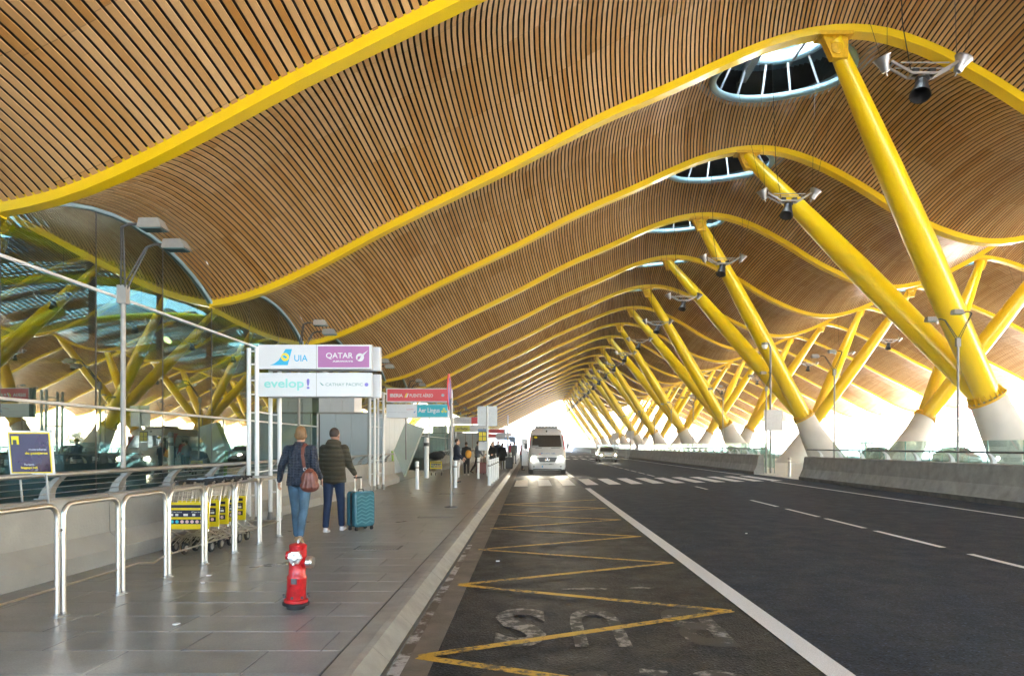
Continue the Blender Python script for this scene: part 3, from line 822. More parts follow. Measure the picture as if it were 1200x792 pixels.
while u < 31.8:
    y = 4.5; open_ = None
    segs = []; ys = np.arange(4.5, 148.6, .9)
    for i in range(len(ys)-1):
        if icut((ys[i]+ys[i+1])/2, u): continue
        z1 = iroof(u, ys[i]); z2 = iroof(u, ys[i+1])
        mb.add([(-u, ys[i], z1), (-u-.19, ys[i], z1), (-u-.19, ys[i+1], z2), (-u, ys[i+1], z2)], [(0, 1, 2, 3)])
        wl_.add([(-u, ys[i], z1+.7), (-u-.3, ys[i], z1+.7), (-u-.3, ys[i+1], z2+.7), (-u, ys[i+1], z2+.7)], [(0, 1, 2, 3)])
    u += .3
stuff(mb.build('slat_panel', M['wood'], hall, fix=False)); stuff(wl_.build('hall_deck', M['dark_void'], hall, fix=False))
for n_ in range(0, 17):
    us = np.linspace(0, 31.8, 26); MB().tube([(-u, beam_y(n_), iprof(u)+1.45) for u in us], .2, 8).build('hall_beam', M['yellow'], hall, smooth=50)
for k in range(1, 9):
    y = 9+18*k
    for (ux, e) in ((9, 1), (9, -1)):
        MB().tube([(-20, y, .2), (-20, y, 1.6), (-20+ux, y+4.5*e, iprof(11))], [.5, .45, .25], 14).build('hall_column', M['yellow'], hall, smooth=40)
for k in range(10):
    MB().box((-8, 16+12*k, .75), (2.2, 5, 1.1)).box((-8, 16+12*k, 1.5), (.5, 4.4, .5)).build('hall_desk', M['clad'], hall)

# ------------------------------------------------------------------ entrance lobbies in front of the facade
def lobby(y0, y1, label, W=3.25, H=3.14):
    t = thing('entrance_lobby', label, 'lobby', (XL+.12, y0, 0))
    MB().bbox((0, .08, .05), (W-.08, y1-y0, H-.08)).build('core', M['clad'], t)
    n_ = 4
    for i in range(n_):
        MB().bbox((.12+(W-.12)/n_*i+.01, .0, .16), (.12+(W-.12)/n_*(i+1)-.01, .06, H)).build('cladding_panel', M['clad'], t)
    MB().bbox((0, -.06, .1), (.08, .06, H)).build('door_post', M['white_paint'], t)
    MB().bbox((.085, -.04, .1), (.115, .06, H)).build('door_post', M['black'], t)
    MB().bbox((0, -.04, H+.003), (W, y1-y0, H+.09)).build('roof_edge', M['grey_paint'], t)
    for i in range(3): MB().bbox((.05+.58*i+.006, .1, H+.095), (.05+.58*(i+1)-.006, 1.6, H+.98)).build('white_box', M['white_panel'], t)
    for i in range(5): MB().bbox((W-.06, .1+(y1-y0-.2)/5*i+.01, .16), (W-.01, .1+(y1-y0-.2)/5*(i+1)-.01, H)).build('cladding_panel', M['clad'], t)
    return t
lobby(33.3, 40, 'pale blue clad entrance lobby behind the two walking travellers')
lobby(87, 94, 'distant pale entrance lobby far down the pavement, behind the waiting people', 5)
t = MB().prism([(-6.0, .13), (-6.5, 1.35), (-5.95, 2.70), (-5.1, 2.44)], 32.6, 33.1, 'y').build('slanted_pier', M['pier'])
tag(t, 'pale grey green slanted pier standing at the pavement edge by the lobby', 'pier')
MB().prism([(-6.50, .13), (-6.56, 1.35), (-6.52, 1.35), (-6.46, .13)], 32.3, 32.6, 'y').build('edge_strip', mat('lime_strip', (.35, .6, .08), .4), t)
MB().bbox((XL+.1, 27.2, -.2), (-5.42, 41, .13)).build('pavement', M['slab'])
COL.objects[-1]['kind'] = 'structure'

# ------------------------------------------------------------------ barriers and balustrade on the right
RB = [(12.6, 0), (12.6, .14), (12.62, .16), (12.78, .52), (12.86, 1.06), (12.90, 1.09), (13.14, 1.09), (13.2, 0)]
FB = [(12.597, .0), (12.597, .13), (12.617, .13), (12.617, .0)]
runs = [(-8, 32, 'near weathered concrete road barrier at the right, topped by a dark rail'),
        (38.4, 87, 'second weathered concrete barrier starting beyond the small bollard gap'),
        (91, 140, 'third concrete barrier farther along, beyond the two small square signs'), (144, 205, 'farthest concrete barrier at the end of the road')]
for y0, y1, lb in runs:
    t = wall_run('road_barrier', lb, 'barrier', RB, y0, y1, 5, M['conc_old'])
    MB().prism([(x-12.6, z) for x, z in [(12.593, .0), (12.593, .15), (12.607, .15), (12.607, 0)]], .01, y1-y0-.01, 'y').build('dark_foot', M['conc_dark'], t)  # darker strip along the bottom of the barrier
for i, (y0, y1, lb) in enumerate(runs):
    rail('handrail', ['dark rail with pale curved brackets on the near right barrier', 'rail with curved brackets on the second barrier', 'rail on the third barrier', 'rail on the farthest barrier'][i],
         12.95, y0, y1-.1, 1.09, 1.41, 1.9, M['dark_metal'] if i == 0 else M['steel_dull'], M['white_paint'], 1, .028, 0)
    t = thing('glass_balustrade', 'pale green glass balustrade behind '+['the near right barrier', 'the second barrier', 'the third barrier', 'the farthest barrier'][i], 'balustrade', (13.75, y0, 0))
    gme = MB().bbox((-.008, .02, .35), (.008, 1.46, 1.76)).mesh('glass_panel', M['glass_rail']); pme = MB().bbox((-.012, -.012, .05), (.012, .012, 1.76)).mesh('clamp_post', M['glass_edge'])
    n_ = int((y1-y0)/1.5)
    for k in range(n_):
        link('glass_panel', gme, t, (0, k*1.5, 0)); link('clamp_post', pme, t, (0, k*1.5, 0))
t = thing('glass_balustrade', 'farther green glass balustrade along the second road behind the far column row', 'balustrade', (30.2, 8, 0))
gme = MB().bbox((-.008, .02, .1), (.008, 2.96, 1.5)).mesh('glass_panel', M['glass_rail']); pme = MB().bbox((-.02, -.02, .0), (.02, .02, 1.5)).mesh('clamp_post', M['glass_edge'])
for k in range(60): link('glass_panel', gme, t, (0, k*3, 0)); link('clamp_post', pme, t, (0, k*3, 0))


# ------------------------------------------------------------------ stainless hoops along the pavement
def hoop_mesh(L=.79, H=.96, rc=.11, r=.0215, rot=0):
    pts = [(0, 0, 0), (0, 0, H-rc)]
    for i in range(1, 6): a = PI/2*i/5; pts.append((0, rc-rc*math.cos(a), H-rc+rc*math.sin(a)))
    pts.append((0, L-rc, H))
    for i in range(1, 6): a = PI/2*i/5; pts.append((0, L-rc+rc*math.sin(a), H-rc+rc*math.cos(a)))
    pts.append((0, L, 0))
    return MB().tube(pts, r, 12)
HF = hoop_mesh().mesh('frame', M['steel'], 50)
FT = MB().lathe([(.05, 0), (.05, .008), (.028, .012), (.028, .03)], n=16).mesh('foot_plate', M['steel_dull'], 40)
bars = [MB().tube([(0, .02, .25), (0, .77, .25)], .011, 8).mesh('lower_bar', M['steel'], 40),
        MB().tube([(0, .02, .25), (.01, .25, .255), (.03, .5, .215), (.0, .77, .25)], .011, 8).mesh('lower_bar', M['steel'], 40)]
LK = MB().tube([(0, -.09, .74), (0, 0, .74)], .012, 8).mesh('link_pin', M['steel'], 40)
hl = ['stainless steel hoop barrier nearest the camera, cut by the left edge of the picture', 'nearest fully visible stainless hoop, left of the trolleys', 'stainless hoop with a bent lower bar, next before the trolleys',
      'stainless hoop in front of the widest yellow trolley panel', 'stainless hoop in front of the rear trolleys', 'stainless hoop just past the trolleys', 'last stainless hoop of the row, beside the walking woman']
for i in range(-1, 7):
    y = 5.07+.87*i
    t = thing('hoop_barrier', hl[i] if i >= 0 else 'stainless hoop just outside the left edge of the picture', 'barrier', (-4.06, y, .13), group='stainless steel hoops along the pavement')
    link('frame', HF, t); link('lower_bar', bars[1 if i == 2 else 0], t); link('foot_plate', FT, t); link('foot_plate', FT, t, (0, .79, 0)); link('link_pin', LK, t)
t = thing('hoop_barrier', 'stainless hoop set across the pavement behind the last trolley', 'barrier', (-4.12, 11.15, .13), rz=R(90), group='stainless steel hoops along the pavement')
link('frame', HF, t); link('lower_bar', bars[0], t); link('foot_plate', FT, t); link('foot_plate', FT, t, (0, .79, 0))

# ------------------------------------------------------------------ luggage trolleys
M['tyellow'] = mat('trolley_yellow', (.80, .62, .01), .4, var=.05, vscale=8)
M['navy'] = mat('navy_print', (.012, .015, .045), .4)
M['cyan'] = mat('cyan_dot', (.05, .55, .70), .4); M['pinkw'] = mat('pale_pink_dot', (.80, .55, .58), .4)
def trolley():
    """nose towards -y; handle bar above, basket panel in front"""
    t = thing('luggage_trolley', 'x', 'trolley', group='nested airport luggage trolleys')
    mb = MB()
    for x in (-.27, .27):
        mb.tube([(x, .0, .30), (x, .02, .62), (x, .12, .93), (x, .2, .98)], .013, 8)
        mb.tube([(x, .0, .32), (x, .35, .18), (x, .62, .12)], .012, 8)
        mb.tube([(x*.8, -.12, .14), (x*.9, .1, .2), (x, .3, .2)], .011, 8)
    for k in range(7): mb.tube([(-.24+.08*k, -.1, .13), (-.24+.08*k, .12, .22), (-.24+.08*k, .42, .19)], .006, 6)
    for z in (.72, .78, .84, .9): mb.tube([(-.27, .05+(z-.62)*.35, z), (.27, .05+(z-.62)*.35, z)], .006, 6)
    for k in range(9): mb.tube([(-.24+.06*k, .04, .64), (-.24+.06*k, .13, .9)], .004, 5)
    mb.build('frame', M['steel'], t, smooth=50)
    p = MB().bbox((-.29, -.035, .335), (.29, -.012, .70)).build('panel', M['tyellow'], t)
    MB().bbox((-.25, -.039, .625), (.25, -.0355, .665)).build('print_band', M['navy'], p)
    MB().bbox((-.25, -.039, .50), (.25, -.0355, .595)).build('print_band', M['navy'], p)
    MB().bbox((-.25, -.039, .405), (.25, -.0355, .47)).build('print_band', M['navy'], p)
    for k in range(7): MB().lathe([(.023, 0), (.023, .003)], (-.205+.068*k, -.0395, .437), 14, (0, -1, 0)).build('dot', M['cyan'] if k < 2 else M['pinkw'], p)
    for (x, w) in ((-.22, .15), (.06, .16)): text_obj('print', 'Carros', M['white_paint'], p, x, -.0395, .56, w, .02)
    for (x, w) in ((-.23, .04), (-.16, .04), (-.05, .06), (.07, .04), (.18, .05)): MB().bbox((x, -.0415, .515), (x+w, -.0395, .545)).build('pictogram', M['white_paint'], p)
    h = MB().tube([(-.30, .2, .985), (.30, .2, .985)], .02, 10)
    h.build('handle', M['black'], t, smooth=50)
    MB().box((0, .2, 1.004), (.22, .05, .012)).build('advert_strip', mat('advert_strip', (.25, .33, .42), .3), t)
    MB().box((-.2, .14, .95), (.05, .12, .05)).box((.2, .14, .95), (.05, .12, .05)).build('brake_lever', M['black'], t)
    for (x, y) in ((-.25, .12), (.25, .12), (0, -.1)):
        w = MB().lathe([(.045, -.018), (.075, -.018), (.08, 0), (.075, .018), (.045, .018)], (x, y, .08), 18, (1, 0, 0)).build('wheel', M['rubber'], t, smooth=40)
        MB().lathe([(.046, -.019), (.046, .019)], (x, y, .08), 14, (1, 0, 0)).build('hub', M['grey_paint'], w)
    return t
tr = trolley()
TL = ['front luggage trolley of the nested stack, its wide yellow panel facing the camera', 'second luggage trolley, nested behind the front one', 'third luggage trolley, nested in the middle of the stack', 'fourth luggage trolley of the nested stack', 'rearmost luggage trolley of the nested stack behind the hoops']
for i in range(5):
    o = tr if i == 0 else copy_tree(tr); o.location = (-4.66, 9.32+.30*i, .13); o['label'] = TL[i]
o = copy_tree(tr, (-4.62, 33.6, .13), 0, 'luggage trolley standing alone, loaded with a black bag, beyond the bollards')
del o['group']
mb = MB(); mb.sphere((0, 0, 0), .36, 16, 10, (1.1, .8, .62)); mb.sphere((.2, .05, .08), .25, 12, 8, (1, .8, .7)); mb.sphere((-.25, 0, -.02), .22, 12, 8, (1.1, .8, .7))
o = mb.build('travel_bag', M['black'], smooth=60, loc=(-4.62, 33.8, 1.1)); tag(o, 'slumped black travel bag lying on the lone luggage trolley', 'bag')

# ------------------------------------------------------------------ airline signs on white ladder posts
C = {'uia': mat('print_blue', (.01, .42, .72), .35), 'uiy': mat('print_yellow', (.85, .65, .03), .35), 'pur': mat('print_purple', (.36, .11, .33), .35, var=.1, vscale=1),
     'teal': mat('print_teal', (.25, .66, .62), .35), 'vio': mat('print_violet', (.16, .14, .55), .35), 'cx': mat('print_slate_green', (.10, .28, .28), .35),
     'red': mat('print_red', (.68, .05, .07), .35), 'cyan': mat('print_turquoise', (.01, .42, .52), .35), 'w': M['white_panel'], 'gr': mat('print_grey', (.42, .44, .5), .4),
     'lime': mat('print_lime', (.66, .66, .10), .4), 'dgrey': mat('print_dark_grey', (.05, .055, .06), .4), 'yel': mat('picto_yellow', (.88, .70, .01), .4), 'blue2': mat('print_pale_blue', (.16, .30, .55), .4)}
def sign_frame(y0, label, k=1.0):
    """x from the ladder posts; pavement level z=.13"""
    t = thing('airline_sign', label, 'sign', (0, y0, .13), group='airline signs on white ladder posts')
    for (px, py) in ((-5.22, -.12), (-5.07, -.12), (-5.15, .75), (-4.97, .75)):
        MB().tube([(px, py, 0), (px, py, 3.28)], .04, 10).build('post', M['white_paint'], t, smooth=50)
        MB().lathe([(.06, 0), (.06, .03), (.04, .16), (.035, .17)], (px, py, 0), 10).build('post_foot', M['grey_paint'], t, smooth=30)
    for (a, b_, py) in ((-5.22, -5.07, -.12), (-5.15, -4.97, .75)):
        for z in (3.22, 2.98, 2.68, 2.42, 2.08, .98, .55):
            MB().tube([(a, py, z), (b_, py, z)], .017, 6).build('rung', M['white_paint'], t)
    for z in (3.05, 2.1, .98): MB().tube([(-5.07, -.12, z), (-5.15, .75, z)], .017, 6).build('stay', M['white_paint'], t)
    return t
def sign_box(t, y0, x0, x1, z0, z1):
    b_ = MB().bbox((x0, -.14, z0), (x1, -.02, z1)).build('sign_panel', M['white_panel'], t)
    MB().bbox((x0+.08, .16, z0), (x1+.1, .28, z1)).build('rear_panel', M['white_panel'], t)
    MB().bbox((x0+.02, -.018, z0+.04), (x1-.05, .158, z0+.1)).build('spacer', M['grey_paint'], t)
    return b_
YS = 12.8
t = sign_frame(YS, 'nearest airline sign, over the walking woman, reading UIA, QATAR, evelop! and CATHAY PACIFIC')
SX0, SX1, MX = -5.04, -2.94, -3.96
za, zb, zc, zd = 2.89, 3.34, 2.38, 2.82
p1 = sign_box(t, YS, SX0, SX1, za, zb); p2 = sign_box(t, YS, SX0, SX1, zc, zd)
f = -.1405
MB().bbox((MX-.004, f-.001, za), (MX+.004, f, zb)).build('panel_joint', M['grey_paint'], p1); MB().bbox((MX-.004, f-.001, zc), (MX+.004, f, zd)).build('panel_joint', M['grey_paint'], p2)
flat('tail_logo', [(-4.82, 2.96), (-4.49, 2.96), (-4.41, 3.26), (-4.53, 3.26), (-4.66, 3.05), (-4.74, 2.99)], C['uia'], p1, f)
flat('logo_disc', circ(-4.54, 3.11, .075), C['uiy'], p1, f-.0035); flat('logo_bird', [(-4.60, 3.12), (-4.55, 3.15), (-4.49, 3.10), (-4.53, 3.08), (-4.56, 3.10)], C['uia'], p1, f-.007)
text_obj('lettering', 'UIA', C['uia'], p1, -4.37, f, 3.03, .25, .12, bold=.015)
flat('purple_field', [(MX+.03, za+.03), (SX1-.04, za+.03), (SX1-.04, zb-.03), (MX+.03, zb-.03)], C['pur'], p1, f)
text_obj('lettering', 'QATAR', C['w'], p1, -3.78, f-.0035, 3.07, .50, .12, bold=.012); text_obj('lettering', 'AIRWAYS', C['w'], p1, -3.66, f-.0035, 3.015, .38, .032, bold=.03)
flat('oryx_disc', circ(-3.15, 3.105, .075), C['w'], p1, f-.0035); flat('oryx_horn', [(-3.13, 3.15), (-3.02, 3.22), (-3.0, 3.24), (-3.03, 3.20), (-3.08, 3.14), (-3.13, 3.11)], C['w'], p1, f-.0035)
flat('oryx_face', [(-3.19, 3.12), (-3.13, 3.13), (-3.16, 3.07), (-3.20, 3.05)], C['pur'], p1, f-.007)
text_obj('lettering', 'evelop', C['teal'], p2, -4.93, f, 2.49, .74, .22, bold=.022); text_obj('lettering', '!', C['vio'], p2, -4.14, f, 2.52, .055, .19, bold=.02)
text_obj('lettering', 'CATHAY PACIFIC', C['cx'], p2, -3.79, f, 2.575, .69, .055); flat('brush_wing', [(-3.90, 2.65), (-3.86, 2.62), (-3.82, 2.585), (-3.84, 2.58), (-3.87, 2.60)], C['cx'], p2, f)
flat('alliance_dot', circ(-3.03, 2.6, .035), C['vio'], p2, f)
# second
YS2 = 22.4
t = sign_frame(YS2, 'second airline sign, red and turquoise panels, reading IBERIA // PUENTE AÉREO and Aer Lingus')
p1 = sign_box(t, YS2, -4.68, -2.66, za, zb); p2 = sign_box(t, YS2, -4.68, -2.66, zc, zd)
flat('red_field', [(-4.65, za+.03), (-2.69, za+.03), (-2.69, zb-.03), (-4.65, zb-.03)], C['red'], p1, f)
text_obj('lettering', 'IBERIA', C['w'], p1, -4.56, f-.0035, 3.05, .42, .11, bold=.03)
flat('slash', [(-4.09, 3.04), (-4.05, 3.04), (-4.0, 3.17), (-4.04, 3.17)], C['uiy'], p1, f-.0035); flat('slash', [(-4.04, 3.04), (-4.0, 3.04), (-3.95, 3.17), (-3.99, 3.17)], C['w'], p1, f-.0035)
text_obj('lettering', 'PUENTE AÉREO', C['w'], p1, -3.92, f-.0035, 3.05, .76, .13, bold=.012); flat('alliance_dot', circ(-2.84, 3.11, .05), C['gr'], p1, f-.0035)
flat('turquoise_field', [(-3.68, zc+.03), (-2.69, zc+.03), (-2.69, zd-.02), (-3.68, zd-.02)], C['cyan'], p2, f)
text_obj('lettering', 'Aer Lingus', C['w'], p2, -3.64, f-.0035, 2.5, .70, .20, bold=.022)
for (cx, cz) in ((-2.85, 2.58), (-2.80, 2.66), (-2.75, 2.58)): flat('shamrock_leaf', circ(cx, cz, .042, 12), C['lime'], p2, f-.0035)
text_obj('lettering', 'british airways', C['gr'], p2, -4.62, f, 2.53, .62, .05); flat('red_stroke', [(-4.02, 2.64), (-3.8, 2.65), (-3.8, 2.66), (-4.02, 2.65)], C['red'], p2, f); flat('ribbon', [(-3.8, 2.55), (-3.72, 2.62), (-3.74, 2.55), (-3.78, 2.53)], C['blue2'], p2, f)
# third, fourth, fifth
def small_sign(y0, label, cols):
    t = sign_frame(y0, label); p1 = sign_box(t, y0, -5.0, -2.9, za, zb); p2 = sign_box(t, y0, -5.0, -2.9, zc, zd)
    for (which, a, b_, c) in cols:
        z0, z1 = (za, zb) if which == 1 else (zc, zd)
        flat('colour_field', [(a, z0+.02), (b_, z0+.02), (b_, z1-.02), (a, z1-.02)], C[c], p1 if which == 1 else p2, f)
    return t, p1, p2
t, p1, p2 = small_sign(45, 'third airline sign, pale with a lime lower panel and a red corner', [(2, -4.95, -3.95, 'lime'), (1, -3.85, -2.95, 'red')])
text_obj('lettering', 'airBaltic', C['dgrey'], p2, -4.8, f-.0035, 2.5, .72, .18, bold=.02); text_obj('lettering', 'AEROLINEAS', C['gr'], p1, -4.9, f, 3.05, .9, .12)
t, p1, p2 = small_sign(78, 'fourth airline sign far down the pavement, mostly red', [(1, -4.95, -2.95, 'red'), (2, -4.95, -3.9, 'red')])
t, p1, p2 = small_sign(104, 'farthest airline sign, pale with a small blue plate', [(1, -4.95, -4.0, 'gr'), (2, -3.9, -2.95, 'blue2')])

# ------------------------------------------------------------------ lamps on the left wall and on the right barrier
def street_lamp(s, hpole, label, right=False):
    t = thing('double_lamp', 'x', 'lamp', group='double floodlight lamps')
    MB().tube([(0, 0, 0), (0, 0, hpole)], .034, 12).build('pole', M['grey_paint'], t, smooth=50)
    b_ = MB().box((0, 0, hpole+.05), (.13, .10, .26)); b_.build('clamp_box', M['grey_paint'], t)
    for (dx, dy, L) in ((.36, -.05, .70), (.28, -.5, .84)):
        if right: dx, dy = (-.42 if dx > .3 else .1), dy
        e = Vector((dx, dy, hpole+L)); p = Vector((0, 0, hpole+.1)); arm = MB()
        off = Vector((.0, .0, .0)); sd_ = (e-p).normalized().cross(Vector((0, 1, 0))).normalized()*.035
        arm.tube([p+sd_, e+sd_*.3], .012, 6); arm.tube([p-sd_, e-sd_*.3], .012, 6)
        for k in range(1, 9): q = p.lerp(e, k/9); arm.tube([q+sd_*(1-.7*k/9), q-sd_*(1-.7*k/9)], .007, 5)
        ddx = .1 if not right else -.1
        arm.tube([e, e+Vector((ddx, 0, .04)), e+Vector((ddx*2, 0, .04))], .02, 8)
        arm.build('arm', M['dark_metal'], t)
        c = e+Vector((ddx*4.2, 0, .03))
        h = MB(); w, d = .165, .11
        vs = [(c.x-w, c.y-d, c.z-.06), (c.x+w, c.y-d, c.z-.06), (c.x+w, c.y+d, c.z-.06), (c.x-w, c.y+d, c.z-.06), (c.x-w*.9, c.y-d*.8, c.z+.07), (c.x+w*.6, c.y-d*.8, c.z+.07), (c.x+w*.6, c.y+d*.8, c.z+.07), (c.x-w*.9, c.y+d*.8, c.z+.07)]
        h.add(vs, [(3, 2, 1, 0), (4, 5, 6, 7), (0, 1, 5, 4), (1, 2, 6, 5), (2, 3, 7, 6), (3, 0, 4, 7)])
        ho = h.build('lamp_head', M['grey_paint'], t)
        MB().bbox((c.x-w*.85, c.y-d*.85, c.z-.075), (c.x+w*.85, c.y+d*.85, c.z-.061)).build('lamp_glass', mat('lamp_glass', (.12, .2, .2), .15), ho)
    return t
la = street_lamp(1, 2.72, '')
for i in range(12):
    o = la if i == 0 else copy_tree(la); o.location = (-5.72, 9.6+7.3*i, .95)
    o['label'] = ['double lamp on a grey pole by the notice board, nearest on the left wall', 'double lamp rising behind the nearest airline sign', 'double lamp half hidden behind the walking man', 'double lamp above the second airline sign'][i] if i < 4 else ORD[i]+' double lamp of the left row, down the pavement'
    o['group'] = 'double lamps behind the left wall'
lb_ = street_lamp(1, 3.6, '', True)
for i in range(14):
    o = lb_ if i == 0 else copy_tree(lb_); o.location = (12.98, 20.7+8.4*i, 1.08)
    o['label'] = (['nearest double lamp pole on the right barrier, in front of crossing yellow struts', 'second double lamp pole, near the end of the near right barrier'][i] if i < 2 else ORD[i]+' double lamp pole of the right row')
    o['group'] = 'double lamps on the right barriers'

# ------------------------------------------------------------------ hanging floodlight clusters
def cluster():
    t = thing('hanging_floodlight', 'x', 'light', group='hanging floodlight clusters')
    mb = MB()
    for y in (-.13, .13):
        mb.bar((-.32, y, -.18), (.32, y, -.18), .035, .06); mb.bar((.32, y, -.18), (.85, y, .12), .035, .06); mb.bar((-.32, y, -.18), (-.85, y, .12), .035, .06)
        mb.bar((-.62, y, .08), (.62, y, .08), .02, .03)
    for x in (-.3, 0, .3): mb.bar((x, -.13, -.18), (x, .13, -.18), .04, .05)
    for x in (-.8, .8): mb.bar((x, -.13, .08), (x, .13, .08), .03, .05)
    mb.build('frame', M['steel_dull'], t)
    MB().box((-.2, 0, -.1), (.16, .18, .12)).box((.22, 0, -.1), (.16, .18, .12)).box((0, 0, -.27), (.3, .14, .1)).build('ballast_box', M['black'], t)
    for sgn in (-1, 1):
        ax = Vector((sgn*.38, -.15, .9)).normalized(); c = Vector((sgn*.98, 0, .1))
        rf = MB().lathe([(.06, -.2), (.10, -.18), (.12, -.05), (.21, .17), (.23, .18), (.20, .16), (.11, -.04), (.05, -.07)], c, 20, ax).build('reflector', M['steel_dull'], t, smooth=40)
        MB().lathe([(.02, 0), (.02, .5)], c-ax*.3, 6, ax).build('spike', M['steel_dull'], rf)
    ax = Vector((-.28, -.35, -.9)).normalized()
    MB().lathe([(.12, -.08), (.15, 0), (.17, .12), (.25, .42), (.255, .43), (.235, .42), (.16, .14), (.03, .1)], Vector((-.02, 0, -.38)), 20, ax).build('spotlight', M['black'], t, smooth=40)
    mb = MB()
    for x in (-.95, .95):
        for y in (-.1, .1): mb.tube([(x, y, .15), (x*1.7, y*14, 5.2)], .007, 4)
    mb.tube([(-.3, 0, 0), (-.45, .1, 1.2), (-.6, .1, 5.2)], .014, 5)
    mb.build('cable', M['black'], t)
    return t
cl = cluster()
first = True
for row, X in ((0, 10.0), (1, 32.8)):
    for i in range(21):
        if row == 1 and i < 2: continue
        if row == 1 and i > 14: continue
        o = cl if first else copy_tree(cl); first = False
        o.location = (X, 17.4+9*i, 11.2)
        o['label'] = ['hanging floodlight cluster nearest the camera, at the upper right', 'second hanging floodlight cluster, in front of a yellow strut'][i] if (row == 0 and i < 2) else \
            ORD[i]+(' hanging floodlight cluster over the road, counted from the camera' if row == 0 else ' hanging floodlight cluster of the far right row beyond the columns')
        o['group'] = 'hanging floodlights over the road' if row == 0 else 'hanging floodlights over the second road'


# ------------------------------------------------------------------ posts, bollards, hydrant, small signs
def bollard_mesh(): return MB().lathe([(.075, 0), (.075, .02), (.06, .025), (.06, .80), (.066, .805), (.066, .82), (.056, .825), (.056, .87), (.062, .875), (.062, .93), (.05, .945)], n=18)
BM = bollard_mesh().mesh('post', M['white_paint'], 40); BR = MB().lathe([(.064, .70), (.064, .76)], n=18).mesh('band', M['grey_paint'])
bl = [(-3.80, 23.0, 'lone white bollard in front of the slanted pier'), (-2.62, 24.0, 'white bollard beside the thin round sign post'), (-3.34, 31.8, 'white bollard in front of the person in a dark top'),
      (-2.30, 30.4, 'white bollard between the waiting people and the sign post'), (-1.50, 25.2, 'nearest of the tight row of white bollards at the kerb'), (-1.49, 26.5, 'second of the tight row of white bollards at the kerb'),
      (-1.48, 27.8, 'third of the tight row of white bollards at the kerb'), (-1.47, 29.2, 'fourth of the tight row of white bollards at the kerb'), (-1.46, 30.7, 'farthest of the tight row of white bollards at the kerb'), (-1.5, 52, 'distant white bollard at the kerb'), (-1.5, 53.6, 'farthest white bollard at the kerb, down the pavement')]
for x, y, lb in bl:
    t = thing('bollard', lb, 'bollard', (x, y, .13), group='white bollards on the pavement'); link('post', BM, t); link('band', BR, t)
t = thing('bollard', 'steel bollard in the gap between the two right barriers', 'bollard', (13.3, 35, .02)); link('post', MB().lathe([(.08, 0), (.08, .95), (.06, .98)], n=16).mesh('post', M['steel_dull'], 40), t)
link('band', MB().lathe([(.084, .78), (.084, .84)], n=16).mesh('band', M['white_paint']), t)
t = thing('pillar', 'tall white service pillar beside the lone loaded trolley', 'pillar', (-4.7, 31, .13))
MB().lathe([(.11, 0), (.11, 1.8), (.10, 1.83)], n=18).build('shaft', M['white_paint'], t, smooth=40); MB().lathe([(.115, 1.45), (.115, 1.6)], n=18).build('collar', M['dark_metal'], t); MB().box((0, 0, 1.95), (.16, .16, .2)).build('cap_box', M['grey_paint'], t)

# hydrant
M['red'] = mat('red_enamel', (.50, .008, .012), .38, var=.4, vscale=14, coat=.2, rvar=.12, bump=.15, bscale=40)
t = thing('fire_hydrant', 'red fire hydrant with silver caps standing on the pavement slabs', 'hydrant', (-2.12, 6.18, .13)); t.rotation_euler = (0, R(2.2), 0)
hy = MB().lathe([(.082, .08), (.085, .10), (.084, .26), (.087, .27), (.087, .29), (.074, .31), (.072, .42), (.078, .44), (.079, .52), (.076, .545), (.078, .55), (.078, .575), (.06, .585), (.02, .59)], n=28)
hy.tube([(0, 0, .425), (.09, -.015, .425)], .048, 16)
hy.tube([(0, 0, .475), (.01, -.10, .475)], .05, 16)
hy.tube([(0, 0, .475), (-.10, .0, .475)], .04, 12)
hy.build('barrel', M['red'], t, smooth=40)
MB().lathe([(.098, .055), (.106, .062), (.106, .085), (.096, .09)], n=28).build('flange', M['red'], t, smooth=30)
MB().lathe([(.08, .0), (.085, .03), (.116, .035), (.118, .055), (.10, .058)], n=24).build('base', M['black'], t, smooth=30)
MB().lathe([(.048, 0), (.055, .005), (.055, .045), (.048, .05), (.048, .06), (.03, .062)], (.09, -.015, .425), 20, (1, -.1, 0)).build('side_cap', M['steel'], t, smooth=30)
c_ = MB().lathe([(.062, 0), (.066, .01), (.06, .035), (.034, .04), (.03, .055), (.02, .058)], (.01, -.095, .475), 6, (.15, -1, 0)).build('front_cap', M['steel'], t)
for k in range(3): MB().lathe([(.012, 0), (.012, .03)], (.01+.055*math.cos(2.1*k+.4), -.11, .475+.055*math.sin(2.1*k+.4)), 6, (.15, -1, 0)).build('cap_lug', M['steel_dull'], c_)
for k in range(8): MB().lathe([(.012, 0), (.012, .02)], (.112*math.cos(PI*k/4), .112*math.sin(PI*k/4), .105), 6).build('bolt', M['dark_metal'], t)
MB().bbox((-.02, -.098, .235), (.03, -.082, .285)).build('valve_plate', M['dark_metal'], t); MB().lathe([(.012, 0), (.012, .04)], (0, 0, .58), 6).build('top_nut', M['steel_dull'], t)

